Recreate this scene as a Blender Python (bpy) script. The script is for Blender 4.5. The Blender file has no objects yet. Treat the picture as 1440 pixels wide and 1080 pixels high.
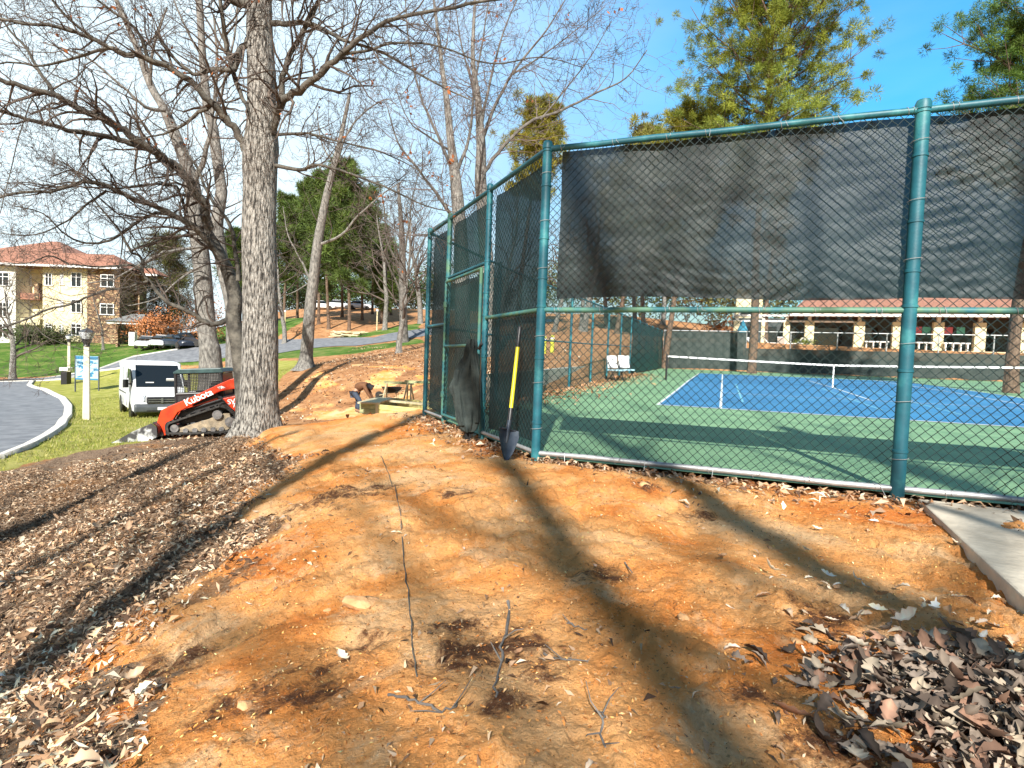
import bpy, math, random
import numpy as np
from mathutils import Vector, Matrix, Quaternion
random.seed(7); rng = np.random.default_rng(7)
R = math.radians
S = bpy.context.scene
COL = S.collection
EYE = Vector((0, 0, 0.93))
FPX = 777.0
PITCH, ROLL = R(-2.45), R(2.15)
fwd = Vector((0, math.cos(PITCH), math.sin(PITCH)))
rt0 = Vector((1, 0, 0)); up0 = rt0.cross(fwd)
rt = rt0*math.cos(ROLL) + up0*math.sin(ROLL)
up = up0*math.cos(ROLL) - rt0*math.sin(ROLL)

def ray(px, py):
    return fwd + rt*((px-720)/FPX) + up*((540-py)/FPX)
def at(px, py, Y):                       # world point seen at a photo pixel, at forward distance Y
    d = ray(px, py); return EYE + d*(Y/d.y)

# ------------------------------------------------------------------ numpy noise
def _h(ix, iy, s):
    n = (ix*374761393 + iy*668265263 + s*1274126177) & 0xffffffff
    n = ((n ^ (n >> 13))*1274126177) & 0xffffffff
    return ((n ^ (n >> 16)) & 0xffff)/65535.0
def vnoise(x, y, s=0):
    ix = np.floor(x).astype(np.int64); iy = np.floor(y).astype(np.int64)
    fx = x-ix; fy = y-iy; fx = fx*fx*(3-2*fx); fy = fy*fy*(3-2*fy)
    a = _h(ix, iy, s); b = _h(ix+1, iy, s); c = _h(ix, iy+1, s); d = _h(ix+1, iy+1, s)
    return (a*(1-fx)+b*fx)*(1-fy)+(c*(1-fx)+d*fx)*fy
def fbm(x, y, o=4, s=0):
    t = 0; a = .5
    for i in range(o):
        t = t+a*(vnoise(x, y, s+i*17)-.5); x = x*2.03; y = y*2.03; a *= .5
    return t
def smooth(a, b, x):
    t = np.clip((x-a)/(b-a), 0, 1); return t*t*(3-2*t)

# ------------------------------------------------------------------ court frame
AZ = R(20.8)
Dx, Dy = math.sin(AZ), math.cos(AZ)      # depth axis of the courts
Lx, Ly = math.cos(AZ), -math.sin(AZ)     # lateral axis of the courts
def to_ld(x, y): return x*Lx+y*Ly, x*Dx+y*Dy
def ld(l, d, z=0.0): return Vector((l*Lx+d*Dx, l*Ly+d*Dy, z))
def courtZ(d): return np.interp(d, [5, 12, 19, 25, 37, 46, 60], [0, .0, .16, .33, .56, .75, .95])
CL, CD, CFAR, CRIGHT = -4.58, 5.12, 46.0, 32.0
def court_sd(x, y):
    l, d = to_ld(x, y)
    s = np.maximum(-(l-CL), -(d-CD)); s = np.maximum(s, l-CRIGHT); s = np.maximum(s, d-CFAR)
    return np.maximum(s, (-(l+1.67)-(d-CD))/math.sqrt(2))

# ------------------------------------------------------------------ terrain
def C(px, py, Y): p = at(px, py, Y); return (p.x, p.y, p.z)
ctrl = [(0,0,-.06),(0,1.5,-.06),(-2,1.5,-.6),(-1,1.4,-.26),(2,1.5,-.05),(0,3,-.08),(-1.5,4,-.2),(-2.14,4.26,-.36),(-2.34,2.64,-.74),(-1.1,2.8,-.28),(1.5,3.3,-.06),(0,4.6,-.05),
 (3.3,3.9,-.04),(4.6,3.2,-.04),(3.0,2.2,-.07),(6,2,-.05),(-.4,6.3,-.05),(-1.2,8.2,-.04),(-1.7,9.3,-.02),(-2.9,9.3,-.18),(-4.3,9.3,-.42),
 (-2.4,6.8,-.2),(-2.6,5,-.44),(-5.5,5.95,-1.12),(-4.3,6.4,-.8),(-4.2,7.8,-.58),(-7.5,9.5,-1.25),(-10.2,14.5,-1.72),(-10.7,11.6,-1.8),
 (-8,3,-1.7),(-4,2,-1.1),(-14,12,-1.97),(-16.2,21.5,-2.0),(-13,18,-1.9),(-9.3,16.3,-1.62),(-6.5,16.3,-1.45),(-15,26,-2.02),(-25,20,-2),(-25,35,-2),(-30,40,-2.0),(-45,54,-2.0),(-30,54,-1.2),
 (-4,13,-1.2),(-6,20,-1.5),(-2.6,13,-.9),(-3.5,17,-.9),(-5.6,22,-1.3),(-3.4,22,-.5),(-1.5,12,-.25),
 C(432,517,30),C(500,520,28),C(550,515,30),C(567,481,50),C(500,500,42),C(400,500,45),C(590,466,58),C(400,491,56),
 C(240,505,56),C(100,480,72),C(0,482,72),C(220,482,76),C(-200,470,76),C(410,450,75),C(560,450,75),C(480,440,92),C(560,436,100),C(400,437,100),C(230,478,95),
 C(800,500,25),C(850,470,45),C(700,470,50),C(700,445,80),C(900,450,70),
 C(1100,489,56),C(1440,497,48),C(1000,486,62),C(1800,500,44),
 (-60,15,-2),(-40,-10,-2),(-15,-10,-1.9),(-5,-8,-1),(2,-10,-.1),(12,-8,0),(20,-5,0.1),(0,-25,-.5),(25,-25,.5),(-25,-30,-1.5),(45,0,.6),
 (0,200,10),(100,160,8),(-100,160,4),(-150,60,0),(160,60,4),(0,-150,0),(-140,-100,-1),(140,-100,2),(-250,250,6),(250,250,9)]
ctrl = np.array(ctrl, float)
def _phi(r2): return 0.5*r2*np.log(r2+1e-9)
SC = 10.0
def _fit():
    P = ctrl[:, :2]/SC; n = len(P)
    K = _phi(((P[:, None]-P[None])**2).sum(-1)) + np.eye(n)*.002
    Q = np.c_[np.ones(n), P]
    A = np.zeros((n+3, n+3)); A[:n, :n] = K; A[:n, n:] = Q; A[n:, :n] = Q.T
    return np.linalg.solve(A, np.r_[ctrl[:, 2], 0, 0, 0]), P
WT, CP = _fit()
def rbf(x, y):
    x = np.atleast_1d(np.asarray(x, float))/SC; y = np.atleast_1d(np.asarray(y, float))/SC
    out = np.empty(x.shape)
    for i in range(0, x.size, 40000):
        xs = x[i:i+40000]; ys = y[i:i+40000]
        r2 = (xs[:, None]-CP[:, 0])**2+(ys[:, None]-CP[:, 1])**2
        out[i:i+40000] = _phi(r2)@WT[:-3]+WT[-3]+WT[-2]*xs+WT[-1]*ys
    return out
def terrain(x, y, micro=True):
    x = np.atleast_1d(np.asarray(x, float)); y = np.atleast_1d(np.asarray(y, float))
    z = rbf(x, y)
    r = np.hypot(x, y)
    z = z*(1-smooth(160, 300, r)) + 5*smooth(160, 300, r)
    sd = court_sd(x, y); l, d = to_ld(x, y)
    cz = courtZ(d)
    w = smooth(0, 1.2, sd)
    z = (cz-.05)*(1-w)+z*w
    z = np.where(sd < 0, cz-.05-.12*smooth(0, .3, -sd), z)
    if micro:
        k = (1-smooth(14, 30, r))*smooth(-.1, .5, sd)
        z = z+k*(.16*fbm(x*.9, y*.9, 3, 3)+.06*fbm(x*4, y*4, 3, 9)+.05*fbm(x*13, y*13, 3, 21)*(.5+1.3*smooth(.4, .7, vnoise(x*1.7, y*1.7, 61)))+.02*fbm(x*38, y*38, 2, 71)*(1-smooth(5, 9, r)))
        # pressed footprints and scuffs left in the loose clay
        for fx, fy, fa in FOOT:
            dx = x-fx; dy = y-fy; u = dx*math.cos(fa)+dy*math.sin(fa); v = -dx*math.sin(fa)+dy*math.cos(fa)
            z = z-.035*np.exp(-((u/.16)**4+(v/.06)**4))+.012*np.exp(-(((u)/.24)**4+(v/.11)**4))
        # shallow swales running away to the left below the crest
        for (c0, dep, wd) in ((-6.2, .16, .28), (-4.9, .08, .3), (-2.9, .07, .2)):
            c = x+.55*(y-6)-c0-.35*np.sin(y*.9)
            z = z-dep*np.exp(-(c/wd)**2)*(1-smooth(11, 14, y))*smooth(.5, 2, y)*smooth(-1, -3, x)
    return z
FOOT = [(-1.5+random.uniform(-2.2, 5), 1.7+random.uniform(0, 5), random.uniform(-.6, 2.2)) for _ in range(16)]
def tz(x, y, micro=False): return float(terrain(x, y, micro)[0])
_Ys = np.geomspace(.7, 220, 1500)
def G(px, py):                           # ground point seen at a photo pixel
    d = ray(px, py)/ray(px, py).y
    xs = d.x*_Ys; zs = EYE.z+d.z*_Ys
    t = terrain(xs, _Ys, False)
    below = np.nonzero(zs < t)[0]
    i = below[0] if len(below) else len(_Ys)-1
    return Vector((xs[i], _Ys[i], t[i]))
def GY(px, Y):                           # ground point at a photo column and a forward distance
    d = ray(px, 500); x = d.x/d.y*Y; return Vector((x, Y, tz(x, Y)))

# ------------------------------------------------------------------ mesh helpers
class MB:
    def __init__(s): s.v = []; s.n = 0; s.q = []; s.t = []; s.f = []; s.sm = False
    def add(s, v, f):
        v = np.asarray(v, float).reshape(-1, 3); f = [tuple(int(i)+s.n for i in a) for a in f]
        s.v.append(v); s.n += len(v); s.f += f; return s
    def addnp(s, v, q=None, t=None):
        if q is not None and len(q): s.q.append(np.asarray(q)+s.n)
        if t is not None and len(t): s.t.append(np.asarray(t)+s.n)
        s.v.append(np.asarray(v, float)); s.n += len(v); return s
    def box(s, c, size, rz=0, M=None):
        sx, sy, sz = [a/2 for a in size]
        v = [Vector((x*sx, y*sy, z*sz)) for x in (-1, 1) for y in (-1, 1) for z in (-1, 1)]
        m = M if M is not None else Matrix.Rotation(rz, 3, 'Z')
        v = [m@p+Vector(c) for p in v]
        s.add(v, [(0,1,3,2),(4,6,7,5),(0,4,5,1),(2,3,7,6),(0,2,6,4),(1,5,7,3)]); return s
    def bar(s, a, b, r, n=8, r2=None, cap=True):
        a = Vector(a); b = Vector(b); return s.tube([a, b], [r, r if r2 is None else r2], n, cap)
    def tube(s, pts, rad, n=8, cap=True):
        pts = [Vector(p) for p in pts]
        if not hasattr(rad, '__len__'): rad = [rad]*len(pts)
        V = []; F = []
        t = (pts[1]-pts[0]).normalized()
        u = t.orthogonal().normalized()
        for i, p in enumerate(pts):
            if i: t = (pts[min(i+1, len(pts)-1)]-pts[i-1]).normalized()
            u = (u-t*u.dot(t)).normalized(); w = t.cross(u)
            for k in range(n):
                a = 2*math.pi*k/n; V.append(p+(u*math.cos(a)+w*math.sin(a))*rad[i])
        for i in range(len(pts)-1):
            for k in range(n):
                k2 = (k+1) % n; F.append((i*n+k, i*n+k2, (i+1)*n+k2, (i+1)*n+k))
        if cap: F.append(tuple(range(n))[::-1]); F.append(tuple((len(pts)-1)*n+k for k in range(n)))
        return s.add(V, F)
    def prism(s, poly, y0, y1, M=None):      # polygon in local x,z extruded along local y
        n = len(poly); V = [Vector((x, y0, z)) for x, z in poly]+[Vector((x, y1, z)) for x, z in poly]
        if M is not None: V = [M@v for v in V]
        F = [tuple(range(n)), tuple(range(2*n-1, n-1, -1))]+[(i, (i+1) % n+0 if False else (i+1) % n, (i+1) % n+n, i+n)[::-1] for i in range(n)]
        return s.add(V, F)
    def lathe(s, c, prof, n=16):
        V = []; F = []
        for r, z in prof:
            for k in range(n): a = 2*math.pi*k/n; V.append((c[0]+r*math.cos(a), c[1]+r*math.sin(a), c[2]+z))
        for i in range(len(prof)-1):
            for k in range(n): k2 = (k+1) % n; F.append((i*n+k, i*n+k2, (i+1)*n+k2, (i+1)*n+k))
        F.append(tuple(range(n))[::-1]); F.append(tuple((len(prof)-1)*n+k for k in range(n)))
        return s.add(V, F)
    def quad(s, a, b, c, d): return s.add([a, b, c, d], [(0, 1, 2, 3)])
    def build(s, name, mat, parent=None, smooth=False, bevel=0, colors=None, attr='tint'):
        me = bpy.data.meshes.new(name)
        V = np.concatenate(s.v) if s.v else np.zeros((0, 3))
        if s.q or s.t:
            Q = np.concatenate(s.q) if s.q else np.zeros((0, 4), int)
            T = np.concatenate(s.t) if s.t else np.zeros((0, 3), int)
            nf = len(Q)+len(T)+len(s.f)
            lo = [Q.ravel(), T.ravel()]+[np.array(f) for f in s.f]
            ln = np.r_[np.full(len(Q), 4), np.full(len(T), 3), [len(f) for f in s.f]].astype(np.int32)
            loops = np.concatenate(lo).astype(np.int32)
            me.vertices.add(len(V)); me.vertices.foreach_set('co', V.ravel())
            me.loops.add(len(loops)); me.loops.foreach_set('vertex_index', loops)
            me.polygons.add(nf); me.polygons.foreach_set('loop_start', np.r_[0, np.cumsum(ln)[:-1]].astype(np.int32))
            me.polygons.foreach_set('loop_total', ln)
            me.update(calc_edges=True)
        else:
            me.from_pydata([tuple(v) for v in V], [], s.f); me.update()
        if smooth:
            me.polygons.foreach_set('use_smooth', np.ones(len(me.polygons), bool))
            if len(me.vertices) < 20000: me.set_sharp_from_angle(angle=R(48))
        if colors is not None:
            at_ = me.attributes.new(attr, 'FLOAT_COLOR', 'POINT'); at_.data.foreach_set('color', np.asarray(colors, np.float32).ravel())
        me.materials.append(mat)
        o = bpy.data.objects.new(name, me); COL.objects.link(o)
        if parent is not None: o.parent = parent
        if bevel:
            b = o.modifiers.new('bevel', 'BEVEL'); b.width = bevel; b.segments = 2; b.limit_method = 'ANGLE'
        return o
def tag(o, label=None, cat=None, group=None, kind=None):
    if label: o['label'] = label
    if cat: o['category'] = cat
    if group: o['group'] = group
    if kind: o['kind'] = kind
    return o
def thing(name, label, cat, loc=(0, 0, 0), rz=0, group=None):
    o = bpy.data.objects.new(name, None); COL.objects.link(o); o.empty_display_size = .1
    o.location = loc; o.rotation_euler = (0, 0, rz); return tag(o, label, cat, group)
def copy_thing(o, loc=None, rz=None, label=None):
    c = o.copy(); COL.objects.link(c)
    if loc is not None: c.location = loc
    if rz is not None: c.rotation_euler = (0, 0, rz)
    if label: c['label'] = label
    for ch in [x for x in bpy.data.objects if x.parent == o]:
        k = ch.copy(); COL.objects.link(k); k.parent = c
        for g in [x for x in bpy.data.objects if x.parent == ch]:
            m = g.copy(); COL.objects.link(m); m.parent = k
    return c

# ------------------------------------------------------------------ material helpers
def nt(m): return m.node_tree.nodes, m.node_tree.links
def mat(name, c1, c2=None, rough=.7, scale=5., detail=4, metal=0., bump=0., bscale=None, spec=.5, stretch=None, c3=None, dist=.01, lo=.35, hi=.65):
    m = bpy.data.materials.new(name); m.use_nodes = True; N, Lk = nt(m)
    b = N['Principled BSDF']; b.inputs['Roughness'].default_value = rough; b.inputs['Metallic'].default_value = metal
    b.inputs['Specular IOR Level'].default_value = spec
    if c2 is None: b.inputs['Base Color'].default_value = (*c1, 1)
    tc = N.new('ShaderNodeTexCoord'); mp = N.new('ShaderNodeMapping'); Lk.new(tc.outputs['Object'], mp.inputs[0])
    if stretch: mp.inputs['Scale'].default_value = stretch
    if c2 is not None:
        n = N.new('ShaderNodeTexNoise'); n.inputs['Scale'].default_value = scale; n.inputs['Detail'].default_value = detail; n.inputs['Roughness'].default_value = .6
        Lk.new(mp.outputs[0], n.inputs['Vector'])
        r = N.new('ShaderNodeValToRGB'); e = r.color_ramp.elements; e[0].position = lo; e[1].position = hi; e[0].color = (*c1, 1); e[1].color = (*c2, 1)
        if c3 is not None: q = e.new(.5*(lo+hi)); q.color = (*c3, 1)
        Lk.new(n.outputs[0], r.inputs[0]); Lk.new(r.outputs[0], b.inputs['Base Color'])
    if bump:
        n2 = N.new('ShaderNodeTexNoise'); n2.inputs['Scale'].default_value = bscale or scale*4; n2.inputs['Detail'].default_value = 5
        Lk.new(mp.outputs[0], n2.inputs['Vector'])
        bp = N.new('ShaderNodeBump'); bp.inputs['Strength'].default_value = bump; bp.inputs['Distance'].default_value = dist
        Lk.new(n2.outputs[0], bp.inputs['Height']); Lk.new(bp.outputs[0], b.inputs['Normal'])
    return m
def tintmat(name, rough=.7, trans=0.0, spec=.3):
    m = bpy.data.materials.new(name); m.use_nodes = True; N, Lk = nt(m); b = N['Principled BSDF']
    a = N.new('ShaderNodeAttribute'); a.attribute_name = 'tint'; Lk.new(a.outputs['Color'], b.inputs['Base Color'])
    b.inputs['Roughness'].default_value = rough; b.inputs['Specular IOR Level'].default_value = spec
    if trans:
        t = N.new('ShaderNodeBsdfTranslucent'); Lk.new(a.outputs['Color'], t.inputs[0]); mx = N.new('ShaderNodeMixShader'); mx.inputs[0].default_value = trans
        Lk.new(b.outputs[0], mx.inputs[1]); Lk.new(t.outputs[0], mx.inputs[2]); Lk.new(mx.outputs[0], N['Material Output'].inputs[0])
    return m
M = {}
M['post'] = mat('fence_paint', (.008,.085,.12), (.045,.24,.26), rough=.5, scale=4, detail=9, bump=.4, bscale=45, dist=.003, c3=(.012,.12,.16), lo=.38, hi=.68)
M['post_green'] = mat('fence_paint_faded', (.09,.2,.12), (.02,.14,.17), rough=.55, scale=5, detail=9, bump=.4, bscale=45, dist=.003, lo=.4, hi=.6)
M['mesh'] = mat('chain_link_vinyl', (.004,.016,.018), (.012,.035,.036), rough=.38, scale=8, spec=.45)
M['mesh_far'] = mat('chain_link_far', (.02,.10,.09), rough=.4)
M['galv'] = mat('galvanised_pipe', (.35,.36,.37), (.5,.5,.5), rough=.45, metal=.5, scale=12, bump=.2)
M['black_metal'] = mat('black_metal', (.012,.012,.014), (.03,.03,.032), rough=.4, scale=20)
M['steel'] = mat('worn_steel', (.25,.27,.3), (.5,.52,.55), rough=.28, metal=.8, scale=8, bump=.1)
M['white_paint'] = mat('white_paint', (.78,.8,.82), (.7,.72,.74), rough=.3, scale=3)
M['white'] = mat('white', (.8,.8,.8), rough=.5)
M['glass_dark'] = mat('dark_glass', (.012,.016,.02), rough=.06, spec=.9)
M['rubber'] = mat('rubber', (.015,.015,.015), (.05,.045,.04), rough=.8, scale=15, bump=.4)
M['orange_red'] = mat('red_paint', (.52,.03,.008), (.78,.06,.012), rough=.35, scale=3, detail=8, bump=.05)
M['yellow'] = mat('yellow_fibreglass', (.8,.72,.02), (.72,.62,.03), rough=.35, scale=8)
M['bark'] = mat('bark_oak', (.045,.042,.038), (.46,.44,.40), rough=.95, scale=8, detail=10, bump=1.0, bscale=11, stretch=(4.2,4.2,.9), dist=.08, c3=(.27,.255,.23), lo=.4, hi=.6)
M['bark_grey'] = mat('bark_grey', (.085,.08,.074), (.29,.275,.25), rough=.9, scale=7, detail=8, bump=.8, bscale=14, stretch=(2,2,.7), dist=.03)
M['limb'] = mat('bark_limb', (.04,.037,.032), (.15,.138,.115), rough=.9, scale=5, bump=.7, bscale=25, dist=.02)
M['limb_light'] = mat('bark_limb_light', (.06,.055,.05), (.18,.165,.15), rough=.9, scale=4, bump=.6, bscale=20, dist=.02)
M['twig'] = mat('twig_bark', (.06,.045,.038), (.14,.11,.09), rough=.9, scale=2)
M['twig_mauve'] = mat('twig_mauve', (.13,.095,.09), (.22,.17,.155), rough=.9, scale=2)
M['pine_bark'] = mat('bark_pine', (.07,.045,.03), (.2,.14,.1), rough=.95, scale=8, bump=.8, bscale=12, stretch=(2,2,.8), dist=.03)
M['needle'] = tintmat('pine_needles', .6, .25)
M['leaf'] = tintmat('dead_leaf', .8, .15, .15)
M['grassblade'] = tintmat('grass_blade', .7, .3)
# ------------------------------------------------------------------ world, sun, camera
SUN_EL = R(35); SH = R(7)
sv = Vector((math.sin(SH)*math.cos(SUN_EL), math.cos(SH)*math.cos(SUN_EL), -math.sin(SUN_EL)))
w = bpy.data.worlds.new('World'); S.world = w; w.use_nodes = True
N = w.node_tree.nodes; Lk = w.node_tree.links; bg = N['Background']
sky = N.new('ShaderNodeTexSky'); sky.sky_type = 'NISHITA'; sky.sun_disc = False
sky.sun_elevation = SUN_EL; sky.sun_rotation = R(187); sky.air_density = 1.3; sky.dust_density = .6; sky.ozone_density = 3
hs = N.new('ShaderNodeHueSaturation'); hs.inputs['Saturation'].default_value = 1.25; hs.inputs['Value'].default_value = 1.0; hs.inputs['Hue'].default_value = .485
Lk.new(sky.outputs[0], hs.inputs['Color'])
tn = N.new('ShaderNodeMix'); tn.data_type = 'RGBA'; tn.blend_type = 'MULTIPLY'; tn.inputs[0].default_value = 1; Lk.new(hs.outputs[0], tn.inputs[6]); tn.inputs[7].default_value = (.62, 2.5, 3.2, 1)
# thin high cirrus veil toward the left part of the sky
tc = N.new('ShaderNodeTexCoord'); sx = N.new('ShaderNodeSeparateXYZ'); Lk.new(tc.outputs['Generated'], sx.inputs[0])
vd = N.new('ShaderNodeVectorMath'); vd.operation = 'DOT_PRODUCT'; Lk.new(tc.outputs['Generated'], vd.inputs[0]); vd.inputs[1].default_value = (.35, .2, 1.3)
vr = N.new('ShaderNodeMapRange'); vr.inputs['From Min'].default_value = .35; vr.inputs['From Max'].default_value = .85; Lk.new(vd.outputs['Value'], vr.inputs['Value']); fy0 = N.new('ShaderNodeMapRange'); fy0.inputs['From Min'].default_value = .2; fy0.inputs['From Max'].default_value = .6; sx0 = N.new('ShaderNodeSeparateXYZ'); Lk.new(tc.outputs['Generated'], sx0.inputs[0]); Lk.new(sx0.outputs['Y'], fy0.inputs['Value'])
tm = N.new('ShaderNodeMath'); tm.operation = 'MULTIPLY'; Lk.new(vr.outputs[0], tm.inputs[0]); Lk.new(fy0.outputs[0], tm.inputs[1]); Lk.new(tm.outputs[0], tn.inputs[0])
mr = N.new('ShaderNodeMapRange'); mr.inputs['From Min'].default_value = .32; mr.inputs['From Max'].default_value = -.45; mr.inputs['To Min'].default_value = 0; mr.inputs['To Max'].default_value = .8
Lk.new(sx.outputs['X'], mr.inputs['Value'])
ns = N.new('ShaderNodeTexNoise'); ns.inputs['Scale'].default_value = 2.5; ns.inputs['Detail'].default_value = 5
mp = N.new('ShaderNodeMapping'); mp.inputs['Scale'].default_value = (1, 1, 3.5); Lk.new(tc.outputs['Generated'], mp.inputs[0]); Lk.new(mp.outputs[0], ns.inputs['Vector'])
mm = N.new('ShaderNodeMath'); mm.operation = 'MULTIPLY_ADD'; Lk.new(ns.outputs[0], mm.inputs[0]); mm.inputs[1].default_value = .35; Lk.new(mr.outputs[0], mm.inputs[2])
sb = N.new('ShaderNodeMath'); sb.operation = 'SUBTRACT'; sb.use_clamp = True; Lk.new(mm.outputs[0], sb.inputs[0]); sb.inputs[1].default_value = .10
fy = N.new('ShaderNodeMapRange'); fy.inputs['From Min'].default_value = .1; fy.inputs['From Max'].default_value = .45; Lk.new(sx.outputs['Y'], fy.inputs['Value'])
vm = N.new('ShaderNodeMath'); vm.operation = 'MULTIPLY'; Lk.new(sb.outputs[0], vm.inputs[0]); Lk.new(fy.outputs[0], vm.inputs[1])
mix = N.new('ShaderNodeMix'); mix.data_type = 'RGBA'; Lk.new(vm.outputs[0], mix.inputs[0]); Lk.new(tn.outputs[2], mix.inputs[6]); mix.inputs[7].default_value = (12.6, 15.0, 16.0, 1)
Lk.new(mix.outputs[2], bg.inputs[0]); bg.inputs[1].default_value = .05
sl = bpy.data.lights.new('sun', 'SUN'); sl.energy = 5.0; sl.angle = R(.6); sl.color = (1, .95, .86)
so = bpy.data.objects.new('sun', sl); COL.objects.link(so); so.rotation_euler = sv.to_track_quat('-Z', 'Y').to_euler(); so.location = (0, -20, 30)
cam = bpy.data.cameras.new('camera'); co = bpy.data.objects.new('camera', cam); COL.objects.link(co); S.camera = co
cam.sensor_width = 36; cam.lens = 36*FPX/1440; cam.clip_start = .05; cam.clip_end = 2000
co.matrix_world = Matrix(((rt.x, up.x, -fwd.x, EYE.x), (rt.y, up.y, -fwd.y, EYE.y), (rt.z, up.z, -fwd.z, EYE.z), (0, 0, 0, 1)))
S.view_settings.view_transform = 'Standard'; S.view_settings.look = 'None'; S.view_settings.exposure = .88; S.view_settings.gamma = 1
S.cycles.max_bounces = 6; S.cycles.transparent_max_bounces = 12

# ------------------------------------------------------------------ ground zones
def poly_world(pix): return np.array([[G(*p).x, G(*p).y] for p in pix])
def inpoly(x, y, P):
    r = np.zeros(x.shape, bool); n = len(P); j = n-1
    for i in range(n):
        xi, yi = P[i]; xj, yj = P[j]
        c = ((yi > y) != (yj > y)) & (x < (xj-xi)*(y-yi)/((yj-yi) if yj != yi else 1e-9)+xi)
        r ^= c; j = i
    return r
def polyd(x, y, P, closed=True):
    d = np.full(x.shape, 1e9); n = len(P)
    for i in range(n if closed else n-1):
        a = P[i]; b = P[(i+1) % n]; ab = b-a; t = np.clip(((x-a[0])*ab[0]+(y-a[1])*ab[1])/max(ab@ab, 1e-9), 0, 1)
        d = np.minimum(d, np.hypot(x-a[0]-t*ab[0], y-a[1]-t*ab[1]))
    return d
inner_px = [(0,646),(22,637),(46,627),(70,613),(88,600),(97,586),(98,573),(89,561),(72,553),(55,547),(42,542),(46,537),(62,533),(98,527),(159,520),(245,511),(320,503),(400,496),(500,487),(590,474)]
INNER = [G(*p) for p in inner_px]; INNER = [Vector((-14.6, 8.5, 0))*1.0, ]+INNER
INNER[0] = Vector((INNER[1].x-2.5, INNER[1].y-4, 0)); INNER.append(INNER[-1]+(INNER[-1]-INNER[-2])*3)
# dry lawn of the near peninsula and verge, in world metres
mulch_px = [(0,662),(60,646),(110,634),(165,628),(215,618),(232,608)]
MUL = poly_world(mulch_px)
LAWN = np.array([[p.x, p.y] for p in INNER[:17]]+[[-15,40],[-11.5,27],[-9.5,19]]+MUL[::-1].tolist()+[[MUL[0][0]-2.5, MUL[0][1]-4]])
FAR = np.array([[-130,49],[-60,50.2],[-43,52],[-30,56],[-27,60],[-28,80],[-60,100],[-160,100]])
VERGE = poly_world([(385,505),(385,497),(500,488),(590,476),(596,482),(500,497),(430,504)])
VERGE2 = poly_world([(430,484),(520,473),(590,463),(592,455),(560,458),(500,472)])
CLAY2 = poly_world([(385,600),(400,560),(470,525),(540,512),(592,520),(592,585),(500,590)])
MULCH = np.array([[-.9,-3],[-1.0,1.2]]+poly_world([(90,1040),(190,930),(230,850),(325,765),(300,715),(340,690),(390,650),(330,632)]).tolist()+[[-4.9,9.6],[-6,13],[-8,17],[-9.5,19]]+MUL[::-1].tolist()+[[-20,5],[-20,-6]])
ROADW = 3.0
# polar ground grid
def ang_list():
    a = list(np.linspace(R(-58), R(58), 620)); a += list(np.linspace(R(58), R(302), 90))[1:-1]; return np.array(a)
An = ang_list(); Rn = np.r_[.05, np.geomspace(.35, 14, 330), np.geomspace(14, 420, 200)[1:]]
AA, RR = np.meshgrid(An, Rn); gx = (RR*np.sin(AA)).ravel(); gy = (RR*np.cos(AA)).ravel()
gz = terrain(gx, gy)
na = len(An); nr = len(Rn)
idx = np.arange(na*nr).reshape(nr, na)
Q = np.stack([idx[:-1], idx[1:], np.roll(idx, -1, 1)[1:], np.roll(idx, -1, 1)[:-1]], -1).reshape(-1, 4)
Q = Q[:, ::-1]
edge = fbm(gx*.8, gy*.8, 4, 50); fine = fbm(gx*3, gy*3, 3, 77)
def zone(P, soft, wob):
    i = inpoly(gx, gy, P); d = polyd(gx, gy, P); s = np.where(i, d, -d)+wob*(edge*2+fine)
    return smooth(-soft, soft, s)
r_ = np.hypot(gx, gy)
z_lawn = zone(LAWN, .25, .35); z_far = zone(FAR, .4, .3); z_verge = np.maximum(zone(VERGE, .5, .5), zone(VERGE2, .5, .5))
z_mul = zone(MULCH, .35, 1.1)
z_clay2 = zone(CLAY2, 1.2, 3.2)*smooth(-.16, .1, fbm(gx*.5, gy*.5, 4, 5))
z_pine = smooth(9.5, 13, gy+edge*3)*(1-z_clay2)
fade = 1-smooth(1.2, 0, -court_sd(gx, gy)*-1)
colA = np.stack([z_mul*(1-z_lawn), z_lawn, np.maximum(z_far, z_verge), z_pine], -1)
# dark soil patches, some of them painted in place of branch shade
soil_shade = np.zeros(gx.shape)
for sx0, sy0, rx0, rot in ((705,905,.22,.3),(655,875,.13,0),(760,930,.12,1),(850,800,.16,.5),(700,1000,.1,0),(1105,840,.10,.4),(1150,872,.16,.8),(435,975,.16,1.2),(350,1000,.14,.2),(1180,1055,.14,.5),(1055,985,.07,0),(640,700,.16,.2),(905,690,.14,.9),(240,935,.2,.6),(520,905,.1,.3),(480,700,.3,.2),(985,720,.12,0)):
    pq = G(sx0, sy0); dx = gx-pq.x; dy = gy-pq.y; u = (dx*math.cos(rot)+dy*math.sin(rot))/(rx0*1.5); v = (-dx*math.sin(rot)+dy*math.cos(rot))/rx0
    soil_shade = np.maximum(soil_shade, np.exp(-(u*u+v*v)*.8))
soil_shade = np.maximum(soil_shade, .8*np.exp(-((np.clip(court_sd(gx, gy), 0, 9)-.12)/.16)**2)*(gx > .3)*(gy < 7))
mb = MB(); mb.addnp(np.stack([gx, gy, gz], -1), q=Q); mb.f.append(tuple(range(na)))
m = bpy.data.materials.new('ground_soil'); m.use_nodes = True; N, Lk = nt(m); B = N['Principled BSDF']; B.inputs['Roughness'].default_value = .95; B.inputs['Specular IOR Level'].default_value = .15
tc = N.new('ShaderNodeTexCoord')
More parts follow.
